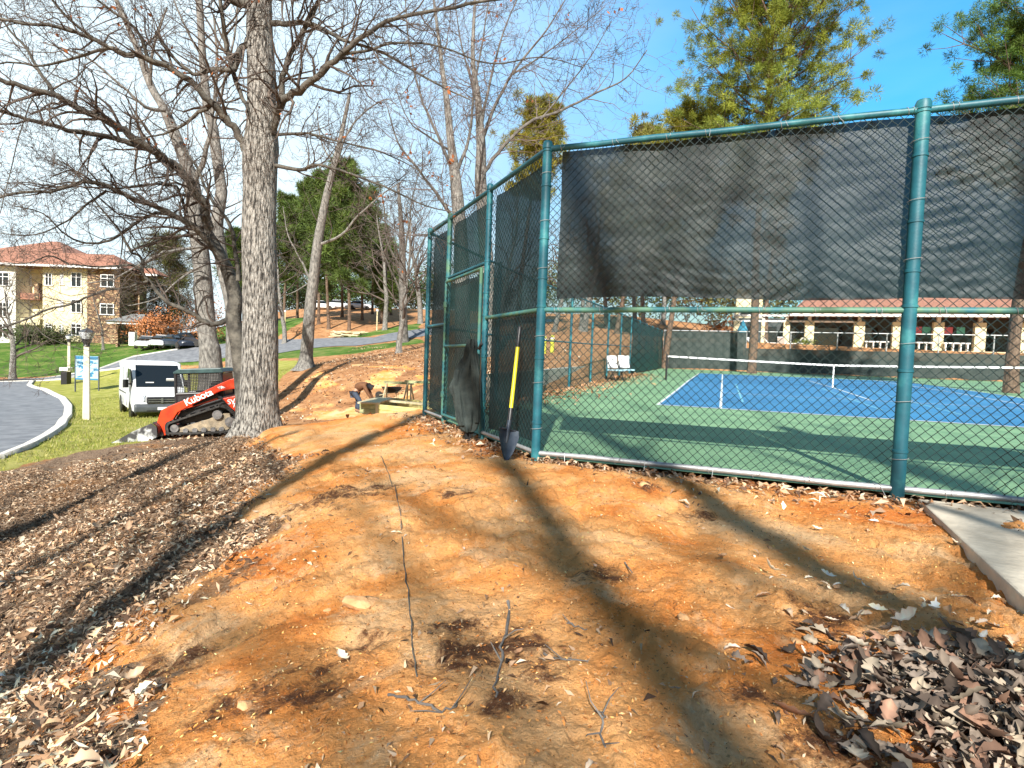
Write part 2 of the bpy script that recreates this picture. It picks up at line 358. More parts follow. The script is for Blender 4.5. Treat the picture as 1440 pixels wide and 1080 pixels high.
def noise(sc, det=5, rough=.6, vec=None, dist=0):
    n = N.new('ShaderNodeTexNoise'); n.inputs['Scale'].default_value = sc; n.inputs['Detail'].default_value = det; n.inputs['Roughness'].default_value = rough; n.inputs['Distortion'].default_value = dist
    Lk.new(vec or tc.outputs['Object'], n.inputs['Vector']); return n.outputs[0]
def ramp(f, stops):
    r = N.new('ShaderNodeValToRGB'); e = r.color_ramp.elements
    while len(e) < len(stops): e.new(.5)
    for k, (p, c) in enumerate(stops): e[k].position = p; e[k].color = (*c, 1) if len(c) == 3 else c
    Lk.new(f, r.inputs[0]); return r.outputs[0]
def mixc(f, a, b):
    x = N.new('ShaderNodeMix'); x.data_type = 'RGBA'
    if isinstance(f, float): x.inputs[0].default_value = f
    else: Lk.new(f, x.inputs[0])
    for k, c in ((6, a), (7, b)):
        if isinstance(c, tuple): x.inputs[k].default_value = (*c, 1)
        else: Lk.new(c, x.inputs[k])
    return x.outputs[2]
g1 = (0,0,0); g9 = (1,1,1)
clay = ramp(noise(.9, 6, .62, dist=.4), [(.3, (.76,.21,.04)), (.42, (.92,.35,.09)), (.52, (.96,.47,.17)), (.66, (.96,.62,.33))])
pale = ramp(noise(2.3, 7, .7, dist=.8), [(.53, g1), (.68, g9)])
clay = mixc(pale, clay, (.95,.62,.34))
at2 = N.new('ShaderNodeAttribute'); at2.attribute_name = 'soil_shade'
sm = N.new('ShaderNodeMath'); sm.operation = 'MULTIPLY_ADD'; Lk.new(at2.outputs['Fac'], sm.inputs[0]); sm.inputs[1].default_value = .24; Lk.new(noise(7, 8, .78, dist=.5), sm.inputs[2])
soil = ramp(sm.outputs[0], [(.62, g1), (.76, g9)])  # soil mottle plus the painted soil and shade patches
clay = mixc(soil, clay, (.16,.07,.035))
grit = ramp(noise(70, 4, .7), [(.60, g1), (.68, g9)]); grit2 = ramp(noise(38, 5, .75), [(.34, g9), (.41, g1)])
gm = N.new('ShaderNodeMath'); gm.operation = 'MULTIPLY'; Lk.new(grit, gm.inputs[0]); gm.inputs[1].default_value = .55
clay = mixc(gm.outputs[0], clay, (.86,.72,.5))
gm = N.new('ShaderNodeMath'); gm.operation = 'MULTIPLY'; Lk.new(grit2, gm.inputs[0]); gm.inputs[1].default_value = .45
clay = mixc(gm.outputs[0], clay, (.2,.085,.03))
mul = ramp(noise(24, 6, .8), [(.34, (.03,.02,.014)), (.45, (.18,.115,.075)), (.55, (.38,.26,.17)), (.68, (.6,.46,.33))])
mul = mixc(ramp(noise(1.1, 5), [(.52, g1), (.68, g9)]), mul, (.4,.19,.07))
lawn = ramp(noise(1.4, 7, .7), [(.3, (.2,.22,.035)), (.5, (.36,.36,.08)), (.7, (.5,.45,.17))])
green = ramp(noise(.5, 8, .7), [(.3, (.035,.085,.012)), (.5, (.085,.17,.025)), (.68, (.26,.25,.09))])
pine = ramp(noise(1.3, 9, .8), [(.28, (.09,.045,.025)), (.42, (.34,.16,.07)), (.55, (.5,.26,.12)), (.7, (.6,.4,.24))])
at1 = N.new('ShaderNodeAttribute'); at1.attribute_name = 'zone'; sp = N.new('ShaderNodeSeparateColor'); Lk.new(at1.outputs['Color'], sp.inputs[0])
brk = noise(9, 5, .8)
def edgef(s):                 # ragged transition
    a = N.new('ShaderNodeMath'); a.operation = 'ADD'; Lk.new(s, a.inputs[0]); Lk.new(brk, a.inputs[1])
    b = N.new('ShaderNodeMapRange'); b.inputs['From Min'].default_value = .9; b.inputs['From Max'].default_value = 1.1; Lk.new(a.outputs[0], b.inputs['Value']); return b.outputs[0]
c = mixc(edgef(at1.outputs['Alpha']), clay, pine)
c = mixc(edgef(sp.outputs[0]), c, mul); c = mixc(edgef(sp.outputs[1]), c, lawn); c = mixc(edgef(sp.outputs[2]), c, green)
Lk.new(c, B.inputs['Base Color'])
bn = N.new('ShaderNodeBump'); bn.inputs['Strength'].default_value = 1.; bn.inputs['Distance'].default_value = .035; Lk.new(noise(30, 8, .8), bn.inputs['Height'])
bn3 = N.new('ShaderNodeBump'); bn3.inputs['Strength'].default_value = .9; bn3.inputs['Distance'].default_value = .012; Lk.new(noise(95, 4, .8), bn3.inputs['Height']); Lk.new(bn3.outputs[0], bn.inputs['Normal'])
bn2 = N.new('ShaderNodeBump'); bn2.inputs['Strength'].default_value = .8; bn2.inputs['Distance'].default_value = .08; Lk.new(noise(7, 6, .7), bn2.inputs['Height'])
Lk.new(bn.outputs[0], bn2.inputs['Normal']); Lk.new(bn2.outputs[0], B.inputs['Normal'])
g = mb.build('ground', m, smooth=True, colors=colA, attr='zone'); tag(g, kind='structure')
a_s = g.data.attributes.new('soil_shade', 'FLOAT', 'POINT'); a_s.data.foreach_set('value', soil_shade.astype(np.float32))

# ------------------------------------------------------------------ road and kerb
M['asphalt'] = mat('asphalt', (.13,.14,.16), (.22,.23,.25), rough=.9, scale=2, bump=.3, bscale=80, dist=.004)
M['concrete'] = mat('concrete', (.42,.39,.33), (.6,.56,.48), rough=.9, scale=3, bump=.3, bscale=50, dist=.005)
M['kerb'] = mat('kerb_concrete', (.5,.48,.44), (.66,.64,.58), rough=.85, scale=4, bump=.2)
def dens(P, st):
    out = []
    for a, b in zip(P[:-1], P[1:]):
        n = max(1, int((b-a).length/st)); out += [a.lerp(b, k/n) for k in range(n)]
    return out+[P[-1]]
inn = [Vector((p.x, p.y, 0)) for p in INNER]
outer = []
for i, p in enumerate(inn):
    q = Vector((0, 0, 0))
    if i <= 11: q = Vector((-48, 6+i*3.0, 0))
    elif i <= 14: q = Vector((-62+(i-12)*11, 46+(i-12)*1.6, 0))
    else:
        a = inn[i-1]; b = inn[min(i+1, len(inn)-1)]; t = (b-a).normalized(); nrm = Vector((-t.y, t.x, 0))
        q = p+nrm*6.2
    outer.append(q)
V = []; F = []; W = 24
ii = []; oo = []
for a, b, c_, d_ in zip(inn[:-1], inn[1:], outer[:-1], outer[1:]):
    n = max(1, int((b-a).length/1.2))
    for k in range(n): ii.append(a.lerp(b, k/n)); oo.append(c_.lerp(d_, k/n))
ii.append(inn[-1]); oo.append(outer[-1])
P = np.array([[(a.lerp(b, (k/W)))[:2] for k in range(W+1)] for a, b in zip(ii, oo)]).reshape(-1, 2)
Z = terrain(P[:, 0], P[:, 1], False)+.045
n = len(ii); I = np.arange(n*(W+1)).reshape(n, W+1)
Qr = np.stack([I[:-1, :-1], I[1:, :-1], I[1:, 1:], I[:-1, 1:]], -1).reshape(-1, 4)
mb = MB(); mb.addnp(np.c_[P, Z], q=Qr[:, ::-1]); rd = mb.build('road', M['asphalt'], smooth=True); tag(rd, kind='structure')
def kerb(path, side, name, wd=.2, h=.11):
    path = dens(path, .8); mb = MB(); V = []; 
    zt = terrain([p.x for p in path], [p.y for p in path], False)
    for i, p in enumerate(path):
        a = path[max(i-1, 0)]; b = path[min(i+1, len(path)-1)]; t = (b-a).normalized(); nn = Vector((-t.y, t.x, 0))*side
        for o_, z_ in ((-.2, -.1), (-.2, .05), (0, .052), (.03, h), (wd*.5, h+.01), (wd*.5+.02, -.1)):
            V.append((p.x+nn.x*o_, p.y+nn.y*o_, zt[i]+z_+.01))
    n = len(path); I = np.arange(n*6).reshape(n, 6)
    q = np.stack([I[:-1, :-1], I[1:, :-1], I[1:, 1:], I[:-1, 1:]], -1).reshape(-1, 4)
    mb.addnp(V, q=q); o = mb.build(name, M['kerb']); tag(o, kind='structure'); return o
kerb(inn[:17], -1, 'kerb')
kerb([Vector((-100,47.2,0)), Vector((-62,46.2,0)), Vector((-51,48,0)), outer[14]]+outer[15:17], 1, 'kerb')

# ------------------------------------------------------------------ court surface
M['court_green'] = mat('court_green', (.13,.26,.14), (.21,.37,.20), rough=.75, scale=1.2, detail=7, bump=.05, bscale=200, dist=.002)
M['court_blue'] = mat('court_blue', (.03,.16,.34), (.045,.22,.43), rough=.6, scale=.8, detail=7, bump=.05, bscale=200, dist=.002)
M['line'] = mat('court_line', (.75,.78,.78), (.6,.65,.65), rough=.7, scale=6)
M['line_lt'] = mat('pickle_line', (.2,.5,.62), (.16,.42,.55), rough=.7, scale=6)
dl = np.unique(np.r_[np.linspace(CD, CFAR, 42)])
def sheet(name, l0, l1, d0, d1, lift, mt, chamf=False):
    ds = np.unique(np.r_[d0, d1, [d for d in np.arange(5, 47, .5) if d0 < d < d1]])
    V = []
    for d in ds:
        a = l0
        if chamf: a = max(l0, -1.67-(d-CD)) if d < 8.03 else l0
        for l in (a, l1): V.append(ld(l, d, float(courtZ(d))+lift))
    n = len(ds); F = [(2*i, 2*i+1, 2*i+3, 2*i+2) for i in range(n-1)]
    mb = MB(); mb.add(V, F); o = mb.build(name, mt); tag(o, kind='structure'); return o
sheet('court', CL, CRIGHT, CD, CFAR, 0, M['court_green'], True)
B0, BN = 13.1, 25.0; B1 = 2*BN-B0; S0 = -1.40; S1 = S0+10.97
for k in range(2):
    o_ = k*(10.97+5.5)
    sheet('court_surface', S0+o_, S1+o_, B0, B1, .004, M['court_blue'])
    L = lambda n_, a, b, c_, d_, lf=.008, mt='line': sheet(n_, a+o_, b+o_, c_, d_, lf, M[mt])
    L('court_line', S0, S0+.06, B0, B1); L('court_line', S1-.06, S1, B0, B1)
    L('court_line', S0+1.37, S0+1.43, B0, B1); L('court_line', S1-1.43, S1-1.37, B0, B1)
    L('court_line', S0, S1, B0, B0+.09, .0095); L('court_line', S0, S1, B1-.09, B1, .0095)
    L('court_line', S0+1.37, S1-1.37, BN-6.4, BN-6.35, .0095); L('court_line', S0+1.37, S1-1.37, BN+6.35, BN+6.4, .0095)
    L('court_line', (S0+S1)/2-.03, (S0+S1)/2+.03, BN-6.4, BN+6.4, .0085)
    for q in (0, 1):
        a = S0+1.9+q*4.6
        L('court_line', a, a+.05, B0+2.2, BN-.9, .0075, 'line_lt'); L('court_line', a+3.05, a+3.1, B0+2.2, BN-.9, .0075, 'line_lt')
    L('court_line', S0+1.6, S1-1.6, B0+2.2, B0+2.25, .0075, 'line_lt'); L('court_line', S0+1.6, S1-1.6, B0+4.6, B0+4.65, .0075, 'line_lt')
# concrete path slab at the right of the dirt
def slab(name, pts, th, mt):
    n = len(pts); V = [(p[0], p[1], p[2]) for p in pts]+[(p[0], p[1], p[2]-th) for p in pts]
    mb = MB(); mb.add(V, [tuple(range(n))[::-1], tuple(range(n, 2*n))]+[(i, (i+1) % n, (i+1) % n+n, i+n) for i in range(n)])
    o = mb.build(name, mt, bevel=.012); tag(o, kind='structure'); return o
a = G(1290, 708); b = G(1440, 862); t = (b-a).normalized()
M['old_concrete'] = mat('old_concrete', (.36,.31,.24), (.66,.58,.46), rough=.95, scale=2.2, detail=9, bump=.8, bscale=25, dist=.01)
nn = Vector((-t.y, t.x, 0)); nn = nn if nn.x > 0 else -nn
q0 = a; q1 = b+t*3.5; q2 = q1+nn*1.3; q3 = a+nn*1.25
slab('path', [(q.x, q.y, z_) for q, z_ in ((q0, tz(q0.x, q0.y)+.035), (q1, tz(q1.x, q1.y)+.045), (q2, tz(q2.x, q2.y)+.05), (q3, tz(q3.x, q3.y)+.04))], .12, M['old_concrete'])
# ------------------------------------------------------------------ tennis fence
def chain(P, Q, z0, z1, zP, zQ, w=.039, r=.0034, sides=4, h=None):
    # woven zig-zag wires between ground points P and Q
    P = Vector(P); Q = Vector(Q); L = (Q-P).length; a = (Q-P)/L; nrm = Vector((-a.y, a.x, 0)); h = h or w
    n = int(L/w); w = L/n; K = int((z1-z0)/h); h = (z1-z0)/K
    i = np.arange(n)[:, None]; k = np.arange(K+1)[None, :]
    s = i*w+w*((k+i) % 2)+rng.normal(0, .0012, (n, K+1)); off = np.where((k+i) % 2 == 0, r*.9, -r*.9)+k*0+i*0
    z = z0+k*h+zP+(zQ-zP)*s/L+rng.normal(0, .0012, (n, K+1))
    pts = np.stack([P.x+a.x*s+nrm.x*off, P.y+a.y*s+nrm.y*off, z], -1)
    av = np.array(a); nv = np.array(nrm); uv = np.array([0, 0, 1.])
    ring = []
    for q in range(sides):
        t = 2*math.pi*(q+.5)/sides; ring.append((nv*math.cos(t)+av*math.sin(t)*1.3)*r)
    V = (pts[:, :, None, :]+np.array(ring)[None, None]).reshape(-1, 3)
    I = np.arange(n*(K+1)*sides).reshape(n, K+1, sides)
    a0 = I[:, :-1]; b0 = I[:, 1:]; q = np.stack([a0, np.roll(a0, -1, 2), np.roll(b0, -1, 2), b0], -1).reshape(-1, 4)
    return V, q
def gcyl(p, z0, z1, r, n=14, lean=(0, 0)):
    mb = MB(); mb.tube([(p.x, p.y, z0), (p.x+lean[0]*.5, p.y+lean[1]*.5, (z0+z1)/2), (p.x+lean[0], p.y+lean[1], z1)], r, n); return mb
HF = 2.96
fence = thing('tennis_fence', 'tall green chain link fence around the courts, gate in its angled corner', 'fence', ld(-1.67, CD, 0))
def fobj(mb, name, mt, par=None, **k):
    o = mb.build(name, mt, par or fence, **k)
    if par is None: o.matrix_parent_inverse = Matrix.Translation(-Vector(fence.location))
    return o
cor = ld(-1.67, CD); che = ld(-4.58, 8.03)
front = [cor+ (ld(1, 0)*(3.0*k)) for k in range(0, 6)]
ca = (che-cor).normalized()
chp = [cor+ca*1.48, cor+ca*3.04, che]
left = [che+ld(0, 1)*3.05*k for k in range(1, 13)]
posts = [(cor, .045), (front[1], .05)]+[(p, .05) for p in front[2:]]+[(p, .037) for p in chp]+[(p, .04) for p in left]
for i, (p, r) in enumerate(posts):
    zc = float(courtZ(to_ld(p.x, p.y)[1]))
    mb = MB(); mb.lathe((p.x, p.y, zc-.12), [(r, 0), (r, HF+.12), (r*1.12, HF+.12), (r*1.12, HF+.16), (r*.9, HF+.19), (r*.4, HF+.2)], 24)
    for zz in (.32, .95, 1.45, 1.72, 2.1, 2.6, 2.93):
        if i < 9: mb.lathe((p.x, p.y, zc+zz), [(r*1.02, 0), (r*1.13, .003), (r*1.13, .022), (r*1.02, .025)], 14)
    fobj(mb, 'post', M['post'] if i < 2 or i > 5 and i != 7 else M['post_green'], smooth=True)
def rail(pts, z, r, name, mt, k=10, sag=0):
    P = []
    for a, b in zip(pts[:-1], pts[1:]):
        for q in range(6):
            p = a.lerp(b, q/6); P.append((p.x, p.y, float(courtZ(to_ld(p.x, p.y)[1]))+z+random.uniform(-1, 1)*sag))
    p = pts[-1]; P.append((p.x, p.y, float(courtZ(to_ld(p.x, p.y)[1]))+z))
    mb = MB(); mb.tube(P, r, k); return fobj(mb, name, mt, smooth=True)
rail(front, HF, .028, 'top_rail', M['post'], 12, .004); rail([cor]+chp, HF, .026, 'top_rail', M['post'], 12); rail([che]+left, HF, .024, 'top_rail', M['post'])
rail(front, 1.43, .025, 'middle_rail', M['post_green'], 12, .004); rail([cor, chp[0]], 1.43, .024, 'middle_rail', M['post_green']); rail([chp[1], che], 1.43, .024, 'middle_rail', M['post']); rail([che]+left, 1.45, .022, 'middle_rail', M['post'])
rail(front, .035, .024, 'bottom_rail', M['galv'], 12, .008); rail([cor, chp[0]], .04, .022, 'bottom_rail', M['galv'], 10, .004); rail([chp[1], che], .04, .022, 'bottom_rail', M['galv'])
for k in range(3):
    V, q = chain(front[k], front[k+1], .03, HF+.02, 0, 0)
    mb = MB(); mb.addnp(V, q=q); fobj(mb, 'chain_link_panel', M['mesh'], smooth=True)
for a, b in zip([cor]+chp[:-1], chp):
    z0 = 2.12 if b is chp[1] else .03
    V, q = chain(a, b, z0, HF+.02, 0, 0, r=.0028); mb = MB(); mb.addnp(V, q=q); fobj(mb, 'chain_link_panel', M['mesh'], smooth=True)
pl = [che]+left
for k in range(len(pl)-1):
    d0 = to_ld(pl[k].x, pl[k].y)[1]; d1 = d0+3.05; wv = .055 if k < 3 else .09
    V, q = chain(pl[k], pl[k+1], .03, HF, float(courtZ(d0)), float(courtZ(d1)), w=wv, r=.003 if k < 3 else .004, sides=3)
    mb = MB(); mb.addnp(V, q=q); fobj(mb, 'chain_link_panel', M['mesh_far'])
# tie wires twisted round the rails and posts
mb = MB()
for k in range(3):
    for zz in (.035, 1.43, HF):
        for j in range(7):
            p = front[k]+ld(1, 0)*(3.03*(j+.5+random.uniform(-.25, .25))/7); rr = .03
            pts = []
            for t in np.linspace(0, 2*math.pi*1.5, 12): pts.append(p+ld(0, 1)*(rr*math.cos(t))+ld(1, 0)*(.006*t)+Vector((0, 0, zz+rr*math.sin(t))))
            pts.append(pts[-1]+Vector((random.uniform(-.03, .03), -.03, random.uniform(-.06, .05))))
            mb = MB(); mb.tube(pts, .0022, 5); fobj(mb, 'tie_wire', M['galv'])
for pt, rr in ((cor, .056), (front[1], .062), (front[2], .056)):
    for zz in (.25, .7, 1.15, 1.8, 2.25, 2.7):
        q = [pt+Vector((math.cos(t)*rr, math.sin(t)*rr, zz+.006*t)) for t in np.linspace(0, 7, 14)]; q.append(q[-1]+Vector((.05, .02, -.05)))
        mb = MB(); mb.tube(q, .0022, 5); fobj(mb, 'tie_wire', M['galv'])
# gate
ga = thing('gate', None, None); ga.parent = fence; del_ = ga
ga.matrix_parent_inverse = Matrix.Translation(-Vector(fence.location))
g0 = cor+ca*1.55; g1_ = cor+ca*2.97; off = Vector((ca.y, -ca.x, 0)); off = off if off.y < 0 else -off
g0 = g0+off*.05; g1_ = g1_+off*.05
mb = MB()
c4 = [(g0.x, g0.y, .1), (g0.x, g0.y, 2.03), (g1_.x, g1_.y, 2.03), (g1_.x, g1_.y, .1)]
for k in range(4): mb.bar(c4[k], c4[(k+1) % 4], .021, 10)
mb.bar((g0.x, g0.y, 1.1), (g1_.x, g1_.y, 1.1), .02, 10)
mb.build('gate_frame', M['post_green'], ga, smooth=True)
V, q = chain(Vector((g0.x, g0.y, 0)), Vector((g1_.x, g1_.y, 0)), .1, 2.03, 0, 0, r=.0028); mb = MB(); mb.addnp(V, q=q); mb.build('gate_mesh', M['mesh'], ga)
for zz in (.4, 1.7): mb = MB(); mb.bar((g1_.x, g1_.y, zz-.04), (g1_.x, g1_.y, zz+.04), .032, 10); mb.build('hinge', M['post_green'], ga)
mb = MB(); mb.box((g0.x, g0.y, 1.15)+(), (.05, .1, .07), 0) if False else mb.bar((g0.x, g0.y, 1.05), Vector((g0.x, g0.y, 1.12))-ca*.09, .02, 8); mb.bar(Vector((g0.x, g0.y, 1.1))+off*.02, Vector((g0.x, g0.y, 1.1))+off*.09+ca*.06, .01, 8)
mb.build('latch', M['black_metal'], ga)
rail([chp[0], chp[1]], 2.1, .024, 'gate_lintel', M['post'])

# windscreens
def screen_mat(name, c1, c2, alpha, rough=.45, bump=.35):
    m = bpy.data.materials.new(name); m.use_nodes = True; N, Lk = nt(m); b = N['Principled BSDF']
    tc = N.new('ShaderNodeTexCoord'); n = N.new('ShaderNodeTexNoise'); n.inputs['Scale'].default_value = 2.2; n.inputs['Detail'].default_value = 6; Lk.new(tc.outputs['Object'], n.inputs['Vector'])
    r = N.new('ShaderNodeValToRGB'); r.color_ramp.elements[0].color = (*c1, 1); r.color_ramp.elements[1].color = (*c2, 1); r.color_ramp.elements[0].position = .35; r.color_ramp.elements[1].position = .7
    Lk.new(n.outputs[0], r.inputs[0]); Lk.new(r.outputs[0], b.inputs['Base Color']); b.inputs['Roughness'].default_value = rough; b.inputs['Specular IOR Level'].default_value = .4
    wv = N.new('ShaderNodeTexWave'); wv.inputs['Scale'].default_value = 60; Lk.new(tc.outputs['Object'], wv.inputs['Vector'])
    n3 = N.new('ShaderNodeTexNoise'); n3.inputs['Scale'].default_value = 300; Lk.new(tc.outputs['Object'], n3.inputs['Vector'])
    bp = N.new('ShaderNodeBump'); bp.inputs['Strength'].default_value = bump; bp.inputs['Distance'].default_value = .003; Lk.new(n3.outputs[0], bp.inputs['Height']); Lk.new(bp.outputs[0], b.inputs['Normal'])
    t = N.new('ShaderNodeBsdfTransparent'); mx = N.new('ShaderNodeMixShader'); mx.inputs[0].default_value = alpha; Lk.new(b.outputs[0], mx.inputs[1]); Lk.new(t.outputs[0], mx.inputs[2])
    Lk.new(mx.outputs[0], N['Material Output'].inputs[0]); return m
M['screen'] = screen_mat('windscreen_black', (.005,.011,.013), (.028,.042,.043), .05, .55, .3)
M['screen_green'] = screen_mat('windscreen_green', (.003,.04,.042), (.008,.075,.07), .1, .6)
M['screen_dark'] = screen_mat('windscreen_teal', (.003,.018,.024), (.008,.035,.04), .07, .6)
M['screen_far'] = screen_mat('windscreen_far', (.03,.045,.042), (.06,.075,.07), .05, .8)
def screen(P, Q, z0, z1, mt, label, inward=.045, rip=.02, sagtop=.018, nx=150, nz=70, rs=0):
    P = Vector(P); Q = Vector(Q); L = (Q-P).length; a = (Q-P)/L; nrm = Vector((-a.y, a.x, 0))
    c = ld(5, 20)-P; nrm = nrm if nrm.dot(c) > 0 else -nrm
    u = np.linspace(0, 1, nx)[None, :]*L; v = np.linspace(0, 1, nz)[:, None]
    top = z1-sagtop*np.abs(np.sin(u*math.pi/.62))**.7*(.5+vnoise(u*1.3, u*0, 5+rs)); bot = z0+.02*np.sin(u*2.1+rs)
    zz = bot+(top-bot)*v
    # soft sagging folds hanging between the ties
    sx_ = u+0*v
    cen = 1.52*np.round(u/1.52)
    folds = np.sin((zz-.25*((sx_-cen))**2*1.6+.12*fbm(sx_*1.2, zz*1.2, 2, 8+rs))*62)*.4
    dsp = rip*(fbm(sx_*1.1+rs, zz*1.4, 5, 31)*2.0+fbm(sx_*3.1+rs+zz*2, zz*9-sx_*2, 3, 37)*.5+folds*smooth(.45, .8, vnoise(sx_*.9+rs, zz*1.3, 44))*.2)
    dsp = inward+np.abs(dsp)*1.0+rip*.2
    x = P.x+a.x*sx_+nrm.x*dsp; y = P.y+a.y*sx_+nrm.y*dsp
    gP = float(courtZ(to_ld(P.x, P.y)[1])); gQ = float(courtZ(to_ld(Q.x, Q.y)[1]))
    V = np.stack([x, y, zz+gP+(gQ-gP)*sx_/L], -1).reshape(-1, 3); I = np.arange(nx*nz).reshape(nz, nx)
    q = np.stack([I[:-1, :-1], I[:-1, 1:], I[1:, 1:], I[1:, :-1]], -1).reshape(-1, 4)
    mb = MB(); mb.addnp(V, q=q); o = mb.build('windscreen', mt, smooth=True)
    return tag(o, label, 'windscreen', 'windscreens tied to the tennis fence')
fx = ld(1, 0)
screen(cor+fx*.13, cor+fx*2.97, 1.54, 2.95, M['screen'], 'black windscreen in the front fence left of the thick blue post', rip=.05)
screen(cor+fx*3.05, cor+fx*6.2, 1.54, 2.94, M['screen'], 'black windscreen in the front fence right of the thick blue post, with rippled folds', rip=.06, rs=3)
screen(cor+fx*6.25, cor+fx*9.2, 1.54, 2.94, M['screen'], 'black windscreen at the far right end of the front fence', rip=.05, rs=5, nx=60, nz=30)
screen(cor+ca*.1, cor+ca*1.4, .1, 2.88, M['screen_dark'], 'full height dark windscreen behind the yellow handled shovel', nx=50, nz=80, rs=7)
screen(cor+ca*1.55, cor+ca*2.98, 2.14, 2.88, M['screen_green'], 'short green windscreen above the gate', nx=50, nz=40, rs=9)
screen(cor+ca*1.6, cor+ca*2.93, .14, 2.0, M['screen_green'], 'green windscreen covering the gate', nx=50, nz=60, rs=10, inward=.0, rip=.01)
screen(cor+ca*3.1, cor+ca*4.05, .1, 2.88, M['screen_dark'], 'narrow dark windscreen between the gate and the far fence end', nx=40, nz=70, rs=11)
screen(left[6], left[11]+ld(0, .2), .05, 2.86, M['screen_green'], 'long green windscreen on the far part of the left side fence', nx=80, nz=30, rs=12, inward=.06)

# far fence of the courts
ff = thing('court_back_fence', 'low looking chain link fence across the far end of the courts with pale top rail', 'fence', ld(CL, CFAR, .75))
def pfix(o, par): o.matrix_parent_inverse = Matrix.Translation(-Vector(par.location)); return o
fp = [ld(CL+.05+3.05*k, CFAR) for k in range(0, 13)]
for p in fp: mb = MB(); mb.bar((p.x, p.y, .7), (p.x, p.y, 3.85), .045, 8); pfix(mb.build('post', M['galv'], ff), ff)
mb = MB(); mb.bar((fp[0].x, fp[0].y, 3.8), (fp[-1].x, fp[-1].y, 3.8), .035, 8); pfix(mb.build('top_rail', M['galv'], ff), ff)
V, q = chain(fp[0], fp[-1], .75, 3.8, 0, 0, w=.12, r=.004, sides=3); mb = MB(); mb.addnp(V, q=q); pfix(mb.build('chain_link_panel', M['mesh_far'], ff), ff)
def low_screen(P, Q, z0, z1, label):
    mb = MB(); n = 40; V = []
    nv = ld(0, -1)
    for i in range(n+1):
        p = P.lerp(Q, i/n)+nv*(.08+.02*math.sin(i*1.7)); V += [(p.x, p.y, z0), (p.x, p.y, z1-.03*abs(math.sin(i*.8)))]
    mb.add(V, [(2*i, 2*i+2, 2*i+3, 2*i+1) for i in range(n)]); return tag(mb.build('windscreen', M['screen_far'], None), label, 'windscreen', 'windscreens tied to the tennis fence')
low_screen(fp[0], fp[2], .78, 3.75, 'dark tall windscreen on the back fence left of the pool building')
low_screen(fp[2], fp[-1], .78, 2.55, 'long low grey windscreen along the back fence below the pool building')

# tennis net
def net(l0, l1, d, z, label):
    t = thing('tennis_net', label, 'tennis net', ld(l0, d, z), 0, 'tennis nets')
    A_, B_ = ld(l0, d), ld(l1, d); n = 40; c0 = (l0+l1)/2
    def top(s): return 1.07-.155*(1-abs(2*s-1)**1.2)
    for p in (A_, B_):
        mb = MB(); mb.lathe((p.x, p.y, z), [(.045, -.02), (.045, 1.1), (.02, 1.13)], 12)
        mb.box((p.x, p.y, z+.7), (.09, .12, .16)); pfix(mb.build('net_post', M['black_metal'], t), t)
    mb = MB(); V = []
    for i in range(n+1):
        s = i/n; p = A_.lerp(B_, s); zt = z+top(s)
        for o_ in (-.02, .02):
            for zz in (zt, zt-.07): q = p+ld(0, 1)*o_; V.append((q.x, q.y, zz))
    F = []
    for i in range(n):
        k = 4*i; F += [(k, k+4, k+5, k+1), (k+2, k+3, k+7, k+6), (k, k+2, k+6, k+4), (k+1, k+5, k+7, k+3)]
    mb.add(V, F); pfix(mb.build('net_tape', M['white'], t), t)
    mb = MB(); nw = int((l1-l0)/.09)
    for i in range(nw+1):
        s = i/nw; p = A_.lerp(B_, s); mb.bar((p.x, p.y, z+.04), (p.x, p.y, z+top(s)-.06), .0025, 3, cap=False)
    for j in range(11):
        f = j/10
        mb.tube([A_.lerp(B_, i/12)+Vector((0, 0, z+.04+(top(i/12)-.1)*f)) for i in range(13)], .0025, 3, cap=False)
    pfix(mb.build('netting', M['black_metal'], t), t)
    mb = MB(); p = A_.lerp(B_, .5)-ld(0, 1)*.025; mb.box((p.x, p.y, z+.46), (.05, .01, .9), -AZ); pfix(mb.build('centre_strap', M['white'], t), t)
nz_ = float(courtZ(25))
net(-2.3, -2.3+12.8, 25, nz_, 'tennis net with white top tape across the blue court nearest the green side fence')
net(-2.3+16.47, -2.3+12.8+16.47, 25, nz_, 'second tennis net further right across the neighbouring court')

# shovel leaning on the fence
sh = thing('shovel', 'round point shovel with yellow fibreglass handle leaning against the fence', 'shovel')
tip = G(712, 652)+Vector((0, -.02, .02)); topp = at(733, 459, 5.55)
ax = (topp-tip).normalized(); ln = (topp-tip).length; print('shovel', ln)
side = ax.cross(Vector((0, 1, 0))).normalized(); side = side if side.x > 0 else -side; nf = side.cross(ax).normalized(); nf = nf if nf.y < 0 else -nf
qr = Quaternion(ax, R(38)); side = qr@side; nf = qr@nf
M['blade'] = mat('dark_blade_steel', (.03,.04,.06), (.10,.12,.15), rough=.3, metal=.5, scale=9, bump=.1)
mb = MB(); V = []; F = []; nu, nv_ = 12, 9
BLh, BW = .31, .125
for th in (0, 1):
    for i in range(nu+1):
        t = i/nu; wd = BW*min(1, (t*1.25)**.62) if t < .8 else BW*(1-.12*((t-.8)/.2))
        for j in range(nv_+1):
            s = j/nv_*2-1; cur = .045*(1-s*s)*(.4+.6*t) ; V.append(tip+ax*(BLh*t)+side*(s*wd)-nf*(cur)+nf*(-.004*th+.05*t*0))
st = (nu+1)*(nv_+1)
for th in (0, 1):
    for i in range(nu):
        for j in range(nv_):
            a = th*st+i*(nv_+1)+j; f = (a, a+1, a+nv_+2, a+nv_+1); F.append(f if th == 0 else f[::-1])
mb.add(V, F); mb.bar(tip+ax*(BLh)-nf*.02-side*BW*.9, tip+ax*(BLh)-nf*.02+side*BW*.9, .007, 6)
